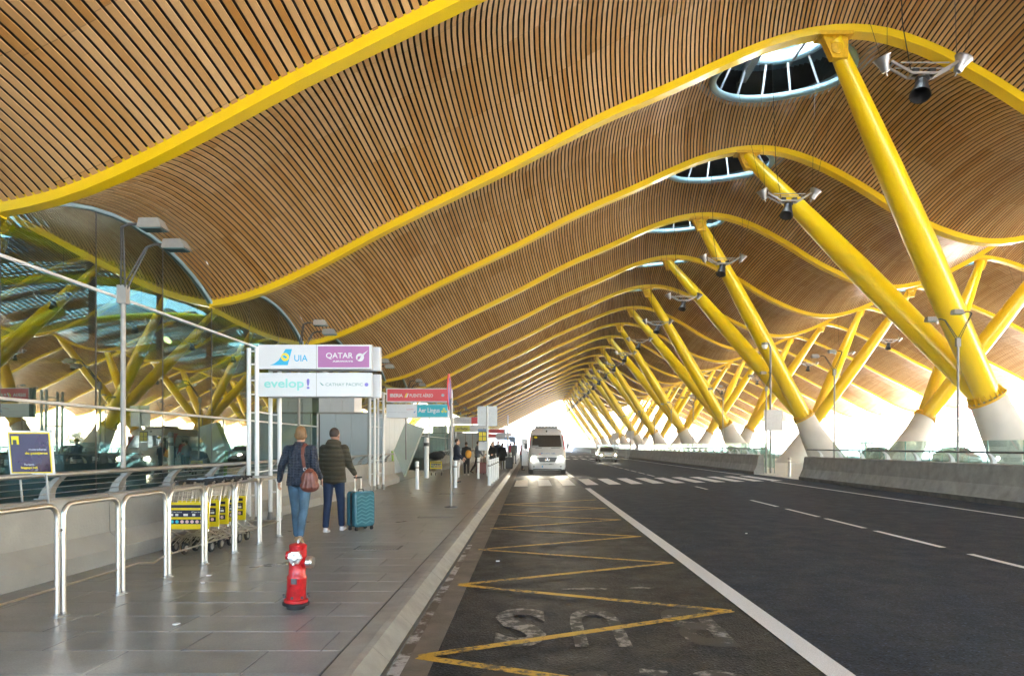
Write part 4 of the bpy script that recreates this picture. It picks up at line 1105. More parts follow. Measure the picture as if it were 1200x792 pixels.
# notice board on the near handrail
M['board'] = mat('laminated_notice', (.045, .02, .045), .16, coat=1.0, spec=.8, var=.2, vscale=3)
t = thing('notice_board', 'square laminated notice with yellow border clamped on the near handrail', 'notice', (-5.40, 7.42, 1.29), rz=R(3)); t.rotation_euler = (R(9), 0, R(10))
bd = MB().bbox((-.215, -.012, .0), (.215, .012, .475)).build('board', M['white_panel'], t)
flat('yellow_border', [(-.20, .015), (.20, .015), (.20, .46), (-.20, .46)], C['uiy'], bd, -.0125); flat('print_field', [(-.188, .028), (.188, .028), (.188, .447), (-.188, .447)], M['board'], bd, -.0165)
y_ = -.0205
text_obj('lettering', 'mostradores', C['w'], bd, -.01, y_, .265, .17, .025); text_obj('lettering', 'de pasajeros', C['uiy'], bd, -.05, y_, .215, .22, .035, bold=.03)
text_obj('lettering', 'The bands', C['w'], bd, -.07, y_, .10, .10, .022); text_obj('lettering', 'baggage hall', C['uiy'], bd, -.10, y_, .06, .16, .03, bold=.03)
flat('pictogram', [(-.17, .33), (-.10, .33), (-.10, .42), (-.17, .42)], C['yel'], bd, -.0205); flat('pictogram', [(-.155, .33), (-.12, .33), (-.12, .38), (-.155, .38)], C['dgrey'], bd, -.0245)
for x in (-.13, .13): MB().tube([(x, 0, -.36), (x, 0, 0)], .012, 8).build('clamp_leg', M['steel_dull'], t)
for x in (-.12, .12): MB().torus((x, .0, -.02), .035, .005, 12, 5, (1, 0, 0)).build('clamp_ring', M['steel_dull'], t)

# thin post with the round sign seen edge-on
t = thing('round_sign_post', 'thin post with a red and blue round no stopping sign seen nearly edge-on', 'sign', (-1.88, 16.3, .13))
MB().tube([(0, 0, 0), (0, 0, 2.6)], .03, 10).build('post', M['grey_paint'], t, smooth=50); MB().lathe([(.16, 0), (.16, .015), (.06, .03)], n=16).build('base_plate', M['dark_metal'], t)
ax = Vector((.999, .02, 0)).normalized()
d_ = MB().lathe([(.44, -.012), (.44, .012)], (-.05, 0, 2.75), 32, ax).build('disc', C['red'], t, smooth=30); MB().lathe([(.34, -.016), (.34, .016)], (-.05, 0, 2.75), 32, ax).build('disc_centre', mat('sign_blue', (.02, .05, .45), .4), d_)
q_ = ax.to_track_quat('Z', 'Y').to_matrix()
MB().box(Vector((-.05, 0, 2.75)), (.09, .72, .038), rot=q_ @ Matrix.Rotation(R(45), 3, 'Z')).build('disc_bar', C['red'], d_)

# square grey sign back with yellow pictogram plate below
t = thing('sign_post', 'post with a large blank grey sign back and a yellow pictogram plate below', 'sign', (-2.06, 33.0, .13))
MB().tube([(0, 0, 0), (0, 0, 3.4)], .045, 10).build('post', M['white_paint'], t, smooth=50)
MB().bbox((-.48, .05, 2.42), (.48, .08, 3.38)).build('sign_back', M['steel_dull'], t)
p_ = MB().bbox((-.42, -.08, 1.68), (-.02, -.05, 2.16)).build('picto_plate', C['dgrey'], t)
for a in (0, 1):
    for b_ in (0, 1): flat('picto', [(-.40+.19*a, 1.71+.22*b_), (-.24+.19*a, 1.71+.22*b_), (-.24+.19*a, 1.9+.22*b_), (-.40+.19*a, 1.9+.22*b_)], C['yel'], p_, -.081)
MB().bbox((-.42, -.08, 1.25), (-.02, -.05, 1.64)).build('info_plate', M['white_panel'], t)
t = thing('thin_post', 'tall thin white post at the kerb, past the bollard row', 'post', (-1.4, 43.5, .13)); MB().tube([(0, 0, 0), (0, 0, 3.4)], .05, 10).build('shaft', M['white_paint'], t, smooth=50); MB().lathe([(.12, 0), (.12, .02)], n=12).build('foot', M['grey_paint'], t)
for (x, y, lb) in ((-2.7, 40, 'small blue plate on a post between the waiting people'), (-1.9, 76, 'distant small blue plate on a post down the pavement')):
    t = thing('plate_sign', lb, 'sign', (x, y, .13)); MB().tube([(0, 0, 0), (0, 0, 2.5)], .035, 8).build('post', M['grey_paint'], t); MB().bbox((-.35, -.03, 1.9), (.28, .0, 2.45)).build('plate', C['blue2'], t)
# right hand side signs and the camera mast
t = thing('camera_mast', 'tall mast with a white dome camera and blank grey panel in the barrier gap', 'mast', (13.85, 39.3, .02))
MB().tube([(0, 0, 0), (0, 0, 7.2), (-.1, 0, 7.45), (-.28, 0, 7.5)], .06, 10).build('pole', M['grey_paint'], t, smooth=50)
c_ = MB().sphere((-.34, 0, 7.3), .17, 14, 10).build('camera_dome', M['white_paint'], t, smooth=60); MB().lathe([(.18, 0), (.19, .12), (.08, .16)], (-.34, 0, 7.36), 14).build('dome_hood', M['grey_paint'], c_)
t2_ = MB().tube([(-.35, -.3, 0), (-.35, -.3, 3.9)], .05, 10).build('sign_pole', M['grey_paint'], t, smooth=50)
MB().bbox((-.50, -.38, 2.42), (.58, -.35, 3.62)).build('blank_panel', M['steel_dull'], t)
for (x, y, w, lb) in ((12.9, 88, 1.0, 'small square grey sign on a post in the gap after the second barrier'), (12.6, 101, 1.0, 'farther small square grey sign left of its twin')):
    t = thing('square_sign', lb, 'sign', (x, y, 0)); MB().bbox((-.06, -.04, 0), (.06, .04, 2.5)).build('post', M['grey_paint'], t); MB().bbox((-w/2, -.07, 2.5), (w/2, -.04, 3.5)).build('plate', M['steel_dull'], t); MB().bbox((-.5, -.3, 0), (.5, .3, 1.0)).build('cabinet', M['grey_paint'], t)
t = thing('traffic_signal', 'small traffic signal silhouette beside the far column foot', 'signal', (27.5, 48, .02)); MB().tube([(0, 0, 0), (0, 0, 3.2)], .06, 8).build('post', M['dark_metal'], t)
for z in (2.2, 2.6): MB().box((.0, -.05, z+.2), (.35, .25, .36)).build('signal_head', M['dark_metal'], t)
MB().box((0, -.05, 1.55), (.5, .2, .3)).build('side_box', M['dark_metal'], t)
t = thing('far_banner', 'faint red and grey banner on posts outside, between the two near columns', 'banner', (60, 90, 0))
for x in (-4, 4): MB().tube([(x, 0, 0), (x, 0, 7)], .1, 8).build('post', M['grey_paint'], t)
MB().bbox((-4, -.1, 5.3), (4, .1, 6.9)).build('red_panel', mat('faded_red', (.5, .16, .16), .6), t); MB().bbox((-4, -.1, 3.5), (4, .1, 5.1)).build('grey_panel', mat('faded_grey', (.4, .42, .45), .6), t)

# ------------------------------------------------------------------ people
def remesh(name, mb, material, parent, vox, smooth_it=6, loc=None):
    me = mb.mesh('tmp', material); o = bpy.data.objects.new('tmp', me); COL.objects.link(o)
    md = o.modifiers.new('r', 'REMESH'); md.mode = 'VOXEL'; md.voxel_size = vox; md.use_smooth_shade = True
    if smooth_it: sm = o.modifiers.new('s', 'SMOOTH'); sm.factor = .5; sm.iterations = smooth_it
    dg = bpy.context.evaluated_depsgraph_get(); m2 = bpy.data.meshes.new_from_object(o.evaluated_get(dg)); m2.name = name
    bpy.data.objects.remove(o); bpy.data.meshes.remove(me)
    m2.materials.clear(); m2.materials.append(material)
    return link(name, m2, parent, loc)
def cap(mb, p, q, r0, r1, n=12):
    mb.tube([p, q], [r0, r1], n); mb.sphere(p, r0, n, 8); mb.sphere(q, r1, n, 8)
def rotx(v, a): c, s_ = math.cos(a), math.sin(a); return Vector((v[0], v[1]*c-v[2]*s_, v[1]*s_+v[2]*c))
M['skin'] = mat('skin', (.50, .28, .20), .5); M['skin2'] = mat('skin_tan', (.36, .19, .12), .5)
def person(label, loc, heading, H=1.7, legs=((12, 4), (-14, 18)), arms=((-10, 10, 15), (12, 10, 20)), lean=3, top=None, trousers=None, shoes=None, hair=None, hair_style='short',
           coat_len=.86, hood=False, vox=.02, skin=None, group=None, head_turn=0, puffy=1.0):
    k = H/1.70; t = thing('person', label, 'person', (loc[0], loc[1], .13), rz=R(heading), group=group); t.scale = (k, k, k)
    skin = skin or M['skin']
    D = R(lean)
    hip = Vector((0, 0, .90)); ch = hip+rotx((0, 0, .40), -D); neck = hip+rotx((0, .0, .54), -D); head = hip+rotx((0, .03, .69), -D)
    J = {}
    for i, sd_ in ((0, -1), (1, 1)):
        a, kn = legs[i]; h = Vector((.088*sd_, 0, .88)); up = rotx((0, 0, -.43), R(a)); kp = h+up; lo = rotx((0, 0, -.42), R(a-kn)); ap = kp+lo; J['h', i] = h; J['k', i] = kp; J['a', i] = ap; J['f', i] = R(a-kn)
        sw, out, el = arms[i]; sh = hip+rotx((.178*sd_, 0, .475), -D); u = rotx((math.sin(R(out))*sd_*.29, 0, -.29*math.cos(R(out))), R(sw)); e = sh+u
        w = e+rotx((math.sin(R(out*.6))*sd_*.25, 0, -.25*math.cos(R(out*.6))), R(sw+el)); J['s', i] = sh; J['e', i] = e; J['w', i] = w
    lowest = min(J['a', 0].z, J['a', 1].z)-.085
    off = Vector((0, 0, -lowest)); hip += off; ch += off; neck += off; head += off
    for q in J:
        if q[0] != 'f': J[q] = J[q]+off
    b_ = MB(); big = vox < .012
    b_.sphere(hip+Vector((0, 0, .02)), .15, 16, 10, (1.08, .78, .9)); b_.sphere((hip+ch)/2, .135, 16, 10, (1.02, .75, 1.2)); b_.sphere(ch, .155, 16, 10, (1.1, .74, 1.1)); cap(b_, J['s', 0], J['s', 1], .06, .06)
    cap(b_, ch+Vector((0, 0, .1)), head-Vector((0, .0, .04)), .06, .052)
    rh = Matrix.Rotation(R(head_turn), 3, 'Z')
    b_.sphere(head+Vector((0, 0, .035)), .098, 16, 12, (.80, .98, 1.08), rot=rh); b_.sphere(head+rh @ Vector((0, .035, -.035)), .07, 12, 8, (.85, .9, 1), rot=rh)
    b_.sphere(head+rh @ Vector((0, .105, 0)), .018, 8, 6, (.8, 1, 1.5))
    for e in (-1, 1): b_.sphere(head+rh @ Vector((.08*e, .0, .0)), .028, 8, 6, (.35, .8, 1.1))
    for i in (0, 1):
        cap(b_, J['h', i], J['k', i], .088, .056); cap(b_, J['k', i], J['a', i], .055, .037)
        cap(b_, J['a', i], J['a', i]+rotx((0, .13, -.05), J['f', i]*.6), .034, .03)
        cap(b_, J['s', i], J['e', i], .050, .040); cap(b_, J['e', i], J['w', i], .038, .027)
        d = (J['w', i]-J['e', i]).normalized(); sd_ = -1 if i == 0 else 1; lat = Vector((0, 1, 0)); nrm = d.cross(lat).normalized(); lat = nrm.cross(d).normalized()
        pc = J['w', i]+d*.045
        mt = Matrix((lat, nrm, d)).transposed()
        b_.sphere(pc, .045, 12, 8, (.88, .42, 1.0), rot=mt)
        inn = nrm*(-1 if nrm.x*sd_ > 0 else 1)
        fr = .0088 if big else .012
        for f_ in range(4):
            bs = J['w', i]+d*.078+lat*(.030-.020*f_); L = (.034, .040, .037, .029)[f_]
            p2 = bs+d*L*.9+inn*.008; p3 = p2+d*L*.55+inn*.018; p4 = p3+d*L*.25+inn*.018
            b_.tube([bs-d*.02, p2, p3, p4], [fr, fr, fr*.95, fr*.85], 8); b_.sphere(p4, fr*.9, 8, 6)
        tb = J['w', i]+d*.03+lat*.032; b_.tube([tb-lat*.01, tb+lat*.018+d*.03, tb+lat*.016+d*.06+inn*.012], [fr*1.2, fr*1.1, fr*.9], 8)
    remesh('body', b_, skin, t, vox, 3)
    # trousers
    c_ = MB(); c_.sphere(hip+Vector((0, 0, .02)), .16, 16, 10, (1.1, .82, .95))
    for i in (0, 1):
        cap(c_, J['h', i], J['k', i], .100, .068); c_.tube([J['k', i], J['k', i].lerp(J['a', i], .5)+Vector((0, -.008, 0)), J['a', i].lerp(J['k', i], .04)], [.067, .060, .052], 14); c_.sphere(J['k', i], .068, 12, 8)
        c_.sphere(J['a', i].lerp(J['k', i], .07), .052, 12, 8)
        if big:
            for w_ in range(3): c_.torus(J['a', i].lerp(J['k', i], .08+.07*w_), .045, .012, 14, 6, J['k', i]-J['a', i])
    remesh('trousers', c_, trousers, t, vox*1.2, 4)
    # jacket
    c_ = MB(); zt = coat_len+off.z
    hem = hip.copy(); hem.z = zt
    pts = [hem, (hem+ch)/2, ch, ch+Vector((0, 0, .10))]
    wv = [.185, .165, .178, .15]
    for a in range(len(pts)-1):
        vs = []; fs = []; n_ = 20
        for (p, w) in ((pts[a], wv[a]*puffy), (pts[a+1], wv[a+1]*puffy)):
            for j in range(n_): vs.append((p[0]+w*1.08*math.cos(2*PI*j/n_), p[1]+w*.78*math.sin(2*PI*j/n_), p[2]))
        for j in range(n_): fs.append((j, (j+1) % n_, (j+1) % n_+n_, j+n_))
        fs += [tuple(range(n_))[::-1], tuple(range(n_, 2*n_))]; c_.add(vs, fs)
    c_.sphere(ch+Vector((0, 0, .05)), .165, 16, 10, (1.12, .78, .8)); c_.sphere(hem+Vector((0, 0, .06)), .185*puffy, 16, 10, (1.08, .86, .5)); cap(c_, J['s', 0]*1, J['s', 1]*1, .075, .075)
    c_.tube([ch+Vector((0, 0, .05)), ch+Vector((0, 0, .12)), neck+Vector((0, 0, .045))], [.15, .115, .075], 16); c_.torus(neck+Vector((0, -.005, .04)), .065, .018, 18, 8)
    for i in (0, 1):
        cap(c_, J['s', i], J['e', i], .074*puffy, .060*puffy); cap(c_, J['e', i], J['w', i].lerp(J['e', i], .06), .058*puffy, .042*puffy)
    if hood:
        c_.sphere(neck+Vector((0, -.075, .0)), .115, 16, 10, (1.15, .65, .85)); c_.torus(neck+Vector((0, -.01, .045)), .095, .03, 18, 8, (0, .35, 1))
    remesh('jacket', c_, top, t, vox*1.3, 4)
    # hair
    c_ = MB(); hc = head+Vector((0, 0, .035))
    c_.sphere(hc+rh @ Vector((0, -.016, .016)), .100, 18, 12, (.82, .97, 1.03), rot=rh)
    if hair_style == 'bob':
        c_.sphere(hc+rh @ Vector((0, -.035, -.03)), .092, 16, 10, (1.02, .7, .85), rot=rh)
        for e in (-1, 1): c_.sphere(hc+rh @ Vector((.062*e, -.01, -.035)), .045, 10, 8, (.5, .9, 1.2))
    ho = remesh('hair', c_, hair, t, vox, 2)
    # shave the hair off the face: sink vertices in front
    for v in ho.data.vertices:
        l_v = rh.transposed() @ (v.co-hc)
        if l_v.y > .035 and l_v.z < .055: v.co = hc+rh @ Vector((l_v.x*.6, l_v.y*.45, l_v.z*.7))
        if hair_style == 'short' and l_v.z < -.045: v.co = hc+rh @ Vector((l_v.x*.6, l_v.y*.55, l_v.z*.6))
    for e in (-1, 1):
        MB().sphere(head+rh @ Vector((.032*e, .088, .03)), .011, 8, 6, (1.2, .6, .8)).build('eye', M['black'], t)
    MB().sphere(head+rh @ Vector((0, .097, -.045)), .02, 8, 6, (1.1, .3, .35)).build('mouth', mat('lips', (.35, .10, .09), .5), t)
    for i in (0, 1):
        a = J['a', i]; ang = J['f', i]*.75; c_ = MB(); mt = Matrix.Rotation(ang, 3, 'X')
        c_.sphere(a+mt @ Vector((0, .0, -.035)), .05, 12, 8, (.85, 1.1, .85), rot=mt); c_.sphere(a+mt @ Vector((0, .11, -.052)), .052, 12, 8, (.82, 1.5, .6), rot=mt); c_.box(a+mt @ Vector((0, .065, -.07)), (.075, .2, .025), rot=mt)
        remesh('shoe', c_, shoes, t, .012, 2)
    return t, J, hip, ch, neck, head

def cloth(name, col, rough=.85, var=.12, vs=9, bump=.3, bs=60): return mat(name, col, rough, var=var, vscale=vs, bump=bump, bscale=bs)
def quilt(name, col, sx, sz, rough=.5):
    m = bpy.data.materials.new(name); m.use_nodes = True; n, l = _nodes(m); b = n['Principled BSDF']
    tc = n.new('ShaderNodeTexCoord'); sp = n.new('ShaderNodeSeparateXYZ'); l.new(tc.outputs['Object'], sp.inputs[0])
    t = n.new('ShaderNodeTexNoise'); t.inputs['Scale'].default_value = 6; l.new(tc.outputs['Object'], t.inputs['Vector'])
    zz_ = mth(n, l, 'ADD', sp.outputs[2], mth(n, l, 'MULTIPLY', t.outputs[0], .02))
    a = mth(n, l, 'ABSOLUTE', mth(n, l, 'SINE', mth(n, l, 'MULTIPLY', zz_, PI/sz)))
    h = a
    if sx: c2 = mth(n, l, 'ABSOLUTE', mth(n, l, 'SINE', mth(n, l, 'MULTIPLY', sp.outputs[0], PI/sx))); h = mth(n, l, 'MULTIPLY', mth(n, l, 'POWER', a, .5), mth(n, l, 'POWER', c2, .5))
    b.inputs['Base Color'].default_value = (*col, 1); b.inputs['Roughness'].default_value = rough
    bp = n.new('ShaderNodeBump'); bp.inputs['Strength'].default_value = .9; bp.inputs['Distance'].default_value = .02; l.new(h, bp.inputs['Height']); l.new(bp.outputs[0], b.inputs['Normal'])
    MATS[name] = m; return m
navyq = quilt('navy_quilted_nylon', (.022, .032, .055), .055, .04); olive = quilt('olive_padded_cotton', (.045, .038, .022), 0, .075, .8)
jeans = cloth('light_blue_denim', (.065, .13, .20), .8, .35, 5); njeans = cloth('dark_blue_trousers', (.005, .018, .055), .8); blk = cloth('black_cloth', (.012, .012, .015)); greyc = cloth('grey_cloth', (.16, .18, .21)); palec = cloth('pale_trousers', (.35, .33, .3))
blond = mat('blond_hair', (.20, .105, .045), .5, var=.5, vscale=30, stretch=(3, 3, .5)); brown = mat('dark_brown_hair', (.03, .016, .01), .55, var=.3, vscale=40)
wshoe = mat('white_shoe', (.65, .60, .60), .6); tshoe = mat('tan_shoe', (.36, .25, .15), .6)
pw, J, hip, ch, neck, head = person('blond woman walking away in a navy quilted jacket and light blue jeans', (-3.49, 10.35), 4, 1.70, legs=((14, 3), (-16, 14)), arms=((14, 24, 8), (-10, 12, 62)),
    lean=4, top=navyq, trousers=jeans, shoes=tshoe, hair=blond, hair_style='bob', coat_len=.83, vox=.0065)
# shoulder bag: its own thing, hung on the woman's right shoulder
leather = mat('brown_leather', (.16, .045, .028), .42, var=.25, vscale=14, bump=.3, bscale=25)
t = thing('shoulder_bag', 'soft reddish brown leather bag hanging from the walking woman right shoulder', 'bag', (-3.49, 10.35, .13), rz=R(4))
z0 = 0
mb = MB(); mb.sphere((.19, -.17, .97), .125, 18, 12, (1.02, .55, 1.15)); mb.sphere((.19, -.17, .87), .13, 18, 12, (1.12, .62, .75)); mb.sphere((.19, -.17, 1.06), .085, 14, 10, (.9, .5, .9))
for a in range(7): mb.tube([(.19+.1*math.cos(a*.9), -.17-.03*math.sin(a*.9)-.05, .83), (.19+.05*math.cos(a*.9), -.22, 1.08)], .014, 6)
remesh('bag_body', mb, leather, t, .009, 3)
mb = MB()
for k_ in range(12):
    pass
st = [(.11, -.14, 1.12), (.10, -.165, 1.22), (.085, -.175, 1.33), (.085, -.14, 1.44), (.095, -.04, 1.49), (.12, .07, 1.44), (.17, .13, 1.30), (.24, .12, 1.15), (.26, -.02, 1.08)]
for i in range(len(st)-1): mb.bar(st[i], st[i+1], .045, .012, up=(0, 1, .3))
mb.build('strap', leather, t)
MB().torus((.12, -.17, 1.12), .022, .005, 14, 6, (0, 1, 0)).build('buckle', M['steel_dull'], t)
pm, J2, *_ = person('dark haired man walking away in an olive hooded coat and dark blue trousers', (-3.36, 11.7), -3, 1.70, legs=((-8, 6), (14, 8)), arms=((6, 8, 8), (10, 14, 40)), lean=2,
    top=olive, trousers=njeans, shoes=wshoe, hair=brown, coat_len=.80, hood=True, vox=.0075, head_turn=-14, puffy=1.08)
# suitcase
sc_m = mat('teal_hard_shell', (.03, .13, .165), .2, var=.15, vscale=6, coat=.5)
t = thing('suitcase', 'dark teal hard shell suitcase with chevron ribs rolling beside the man', 'suitcase', (-2.96, 11.95, .13), rz=R(50)); t.scale = (.93, .93, .97)
def rbox(mb, x0, x1, y0, y1, z0, z1, r):
    n_ = 6; prof_ = []
    for (cx, cz, a0) in ((x1-r, z1-r, 0), (x0+r, z1-r, 90), (x0+r, z0+r, 180), (x1-r, z0+r, 270)):
        for i in range(n_+1): a = R(a0+90*i/n_); prof_.append((cx+r*math.cos(a), cz+r*math.sin(a)))
    b2 = .03; n2 = len(prof_); cx, cz = (x0+x1)/2, (z0+z1)/2; vs = []
    for (y, s_) in ((y0, 1-2*b2/(x1-x0)), (y0+b2*.4, 1-.8*b2/(x1-x0)), (y0+b2, 1), (y1-b2, 1), (y1-b2*.4, 1-.8*b2/(x1-x0)), (y1, 1-2*b2/(x1-x0))):
        vs += [(cx+(u-cx)*s_, y, cz+(v-cz)*s_) for u, v in prof_]
    fs = [tuple(range(n2)), tuple(range(5*n2, 6*n2))[::-1]]
    for k_ in range(5):
        for j in range(n2): fs.append((k_*n2+j, k_*n2+(j+1) % n2, (k_+1)*n2+(j+1) % n2, (k_+1)*n2+j))
    return mb.add(vs, fs)
rbox(MB(), -.23, .23, -.145, -.008, .065, .70, .07).build('shell', sc_m, t, smooth=35); rbox(MB(), -.23, .23, .008, .145, .065, .70, .07).build('shell', sc_m, t, smooth=35)
rbox(MB(), -.225, .225, -.009, .009, .07, .695, .07).build('zip_band', M['black'], t)
for sgn in (-1, 1):
    for k_ in range(8):
        z = .13+.065*k_; mb = MB()
        for (xa, xb, za_, zb_) in ((-.19, -.095, z, z+.04), (-.095, 0, z+.04, z), (0, .095, z, z+.04), (.095, .19, z+.04, z)): mb.bar((xa, sgn*.146, za_), (xb, sgn*.147, zb_), .026, .02, up=(0, 0, 1))
        mb.build('rib', mat('rib_painted_highlight', (.075, .22, .26), .18, coat=.5), t)  # lighter teal paints the highlight of the embossed ribs
for x in (-.17, .17):
    for y in (-.1, .1): MB().lathe([(.018, -.02), (.03, -.018), (.03, .018), (.018, .02)], (x, y, .03), 14, (1, .3, 0)).box((x, y, .058), (.04, .04, .03)).build('wheel', M['rubber'], t)
MB().tube([(-.07, .09, .69), (-.07, .09, .93)], .009, 8).tube([(.07, .09, .69), (.07, .09, .93)], .009, 8).build('telescopic_handle', M['steel'], t)
MB().tube([(-.085, .09, .94), (.085, .09, .94)], .016, 10).build('grip', M['black'], t); MB().tube([(-.06, 0, .70), (-.05, 0, .73), (.05, 0, .73), (.06, 0, .70)], .01, 8).build('top_handle', M['black'], t)

mag = cloth('magenta_cloth', (.45, .03, .10)); navy = cloth('navy_cloth', (.015, .022, .045)); redc = cloth('red_cloth', (.5, .03, .05))
person('person in a dark top and pale trousers standing in profile behind the bollards', (-2.93, 27.3), -80, 1.66, legs=((2, 2), (-3, 2)), arms=((15, 6, 40), (10, 6, 30)), lean=0, top=navy, trousers=palec, shoes=blk, hair=brown, vox=.016)
person('person in black carrying an orange backpack, seen from behind', (-3.16, 34), 15, 1.58, legs=((3, 3), (-4, 4)), arms=((-5, 8, 15), (8, 8, 25)), top=blk, trousers=blk, shoes=wshoe, hair=brown, vox=.018)
t = thing('backpack', 'orange backpack slung on the back of the person in black', 'backpack', (-3.05, 33.86, .13), rz=R(15)); mb = MB(); mb.sphere((0, 0, 1.05), .17, 14, 10, (.95, .6, 1.2)); remesh('pack', mb, mat('orange_nylon', (.75, .33, .01), .6), t, .015, 2)
MB().box((0, -.09, .98), (.2, .05, .16)).build('pocket', MATS['orange_nylon'], t); MB().tube([(-.08, .02, 1.2), (-.09, .12, 1.3), (-.09, .2, 1.2)], .015, 6).build('strap', M['black'], t)
person('person in a grey jacket walking right behind the orange backpack', (-2.8, 36.3), -70, 1.66, legs=((18, 6), (-16, 20)), arms=((-15, 8, 20), (20, 8, 20)), top=greyc, trousers=blk, shoes=blk, hair=brown, vox=.018)
person('fair haired person in black beside the post with the pictogram plate', (-1.92, 35.2), 150, 1.55, legs=((2, 2), (-2, 2)), arms=((20, 6, 60), (20, 6, 60)), lean=0, top=blk, trousers=blk, shoes=blk, hair=blond, hair_style='bob', vox=.018)
person('person in a long black coat standing with a black suitcase', (-1.72, 42.6), -15, 1.55, legs=((2, 2), (-2, 2)), arms=((5, 12, 15), (5, 12, 15)), lean=0, top=blk, trousers=cloth('khaki_cloth', (.12, .10, .06)), shoes=blk, hair=brown, coat_len=.55, vox=.02, puffy=1.25)
for (x, y, h, lb, tp, tr_, hr) in ((-2.75, 51, 1.72, 'person in dark blue, left one of a distant pair', navy, blk, brown), (-2.3, 50, 1.74, 'person in dark blue, right one of a distant pair', navy, navy, brown),
        (-1.72, 60, 1.65, 'distant person in a magenta top', mag, blk, brown), (-1.25, 55, 1.7, 'distant person in grey walking near the kerb', greyc, greyc, brown), (-3.4, 62, 1.7, 'distant person in black close to the lobby side', blk, blk, brown), (-2.0, 72, 1.7, 'very distant person in blue on the pavement', navy, navy, blond)):
    person(lb, (x, y), 170 if x < -2 else 5, h, top=tp, trousers=tr_, shoes=blk, hair=hr, vox=.024)
person('person in a red top standing by the open side of the white van', (-.45, 40.6), -60, 1.7, legs=((2, 2), (-2, 4)), arms=((30, 10, 40), (10, 10, 30)), top=redc, trousers=navy, shoes=blk, hair=brown, vox=.02)
def case(x, y, col, lb, h=.55, w=.38, rz=0):
    t = thing('suitcase', lb, 'suitcase', (x, y, .13), rz=R(rz)); rbox(MB(), -w/2, w/2, -.12, .12, .05, h, .05).build('shell', col, t, smooth=35)
    MB().tube([(-.07, .08, h), (-.07, .08, h+.3), (.07, .08, h+.3), (.07, .08, h)], .01, 6).build('handle', M['dark_metal'], t)
    for q in (-.13, .13): MB().lathe([(.028, -.015), (.028, .015)], (q, 0, .028), 10, (1, 0, 0)).build('wheel', M['rubber'], t)
case(-1.28, 42.4, M['black'], 'black suitcase standing by the person in the long coat', .75, .45)
case(-2.5, 34.9, mat('dark_red_case', (.16, .03, .025), .5), 'dark red suitcase standing behind the pictogram sign post', .62, .5, 20)


# ------------------------------------------------------------------ vehicles
M['carwhite'] = mat('white_car_paint', (.74, .75, .77), .28, coat=.8, var=.02, vscale=2)
M['screen'] = mat('dark_windscreen', (.012, .016, .02), .06, spec=.8, coat=.5)
M['chrome'] = mat('chrome', (.8, .8, .8), .12, 1.0)
M['grille'] = mat('grille_black', (.02, .02, .022), .35)
M['headlight'] = mat('lit_headlight', (.9, .9, .85), .2, emit=(1, .93, .75), estr=9)
M['plate'] = mat('plate_white', (.75, .76, .78), .4)
def ring(y, zb, zs, zt, hb, hw, hr, rt=.10):
    """outline of a cross-section: bottom, sides to the shoulder, roof"""
    half = [(hb*.0, zb), (hb*.7, zb), (hb, zb+.04), (hw, zb+.25*(zs-zb)), (hw, zs-.05), (hw-.015, zs), (hr+.02, zt-rt), (hr-.03, zt-rt*.35), (hr-rt*1.1, zt), (0, zt+.015)]
    return [(x, y, z) for x, z in half]+[(-x, y, z) for x, z in half[-2:0:-1]]
def loft(mb, rings):
    n_ = len(rings[0]); vs = [v for r_ in rings for v in r_]; fs = []
    for i in range(len(rings)-1):
        for j in range(n_): a = i*n_+j; b = i*n_+(j+1) % n_; fs.append((a, b, b+n_, a+n_))
    fs.append(tuple(range(n_))[::-1]); fs.append(tuple((len(rings)-1)*n_+j for j in range(n_)))
    return mb.add(vs, fs)
def wheel(par, x, y, r, w=.2):
    o = MB().lathe([(r*.62, -w/2), (r*.93, -w/2), (r, -w*.32), (r, w*.32), (r*.93, w/2), (r*.62, w/2)], (x, y, r), 24, (1, 0, 0)).build('wheel', M['rubber'], par, smooth=35)
    mb = MB().lathe([(r*.6, -w*.46), (r*.61, w*.46)], (x, y, r), 20, (1, 0, 0)); mb.build('rim', M['steel_dull'], o)
# the van
t = thing('minibus', 'white high roofed minibus with lit headlights waiting behind the crosswalk', 'van', (.96, 37.6, 0)); t.scale = (1.06, 1, 1)
body = MB(); loft(body, [ring(.0, .32, .62, .80, .78, .80, .72, .06), ring(.05, .26, .85, 1.04, .86, .90, .80, .06), ring(.35, .24, 1.0, 1.22, .93, .965, .86, .06), ring(.85, .24, 1.12, 1.38, .95, .985, .90, .06), ring(1.05, .24, 1.25, 1.55, .96, .99, .90, .08),
    ring(1.62, .24, 1.4, 2.22, .96, .99, .84, .12), ring(1.9, .24, 1.4, 2.50, .96, .99, .83, .18), ring(2.3, .24, 1.4, 2.60, .96, .99, .83, .2), ring(6.8, .24, 1.4, 2.60, .96, .99, .83, .2), ring(6.95, .3, 1.4, 2.5, .9, .95, .78, .2)])
body.build('body', M['carwhite'], t, smooth=38)
ws = MB(); ws.add([(-.80, 1.00, 1.50), (.80, 1.00, 1.50), (.735, 1.585, 2.17), (-.735, 1.585, 2.17)], [(0, 1, 2, 3)])
ws.v = [(x, y-.045, z+.03) for x, y, z in ws.v]; w_ = ws.build('windscreen', M['screen'], t)
MB().lathe([(.09, 0), (.09, .004)], (-.60, 1.40, 2.07), 20, (0, -.75, .66)).build('sticker', C['yel'], w_); MB().box((-.62, 1.03, 1.61), (.34, .006, .14), rot=Matrix.Rotation(R(-49), 3, 'X')).build('paper', M['plate'], w_)
for x in (-.3, .38): MB().sphere((x, 1.45, 1.72), .14, 12, 8, (1.3, .6, 1.7)).build('seat', M['dark_metal'], t)
for (x0, x1) in ((-.62, -.28), (.22, .7)): MB().bar((x0, .93, 1.455), (x1, .93, 1.475), .025, .02).build('wiper', M['black'], t)
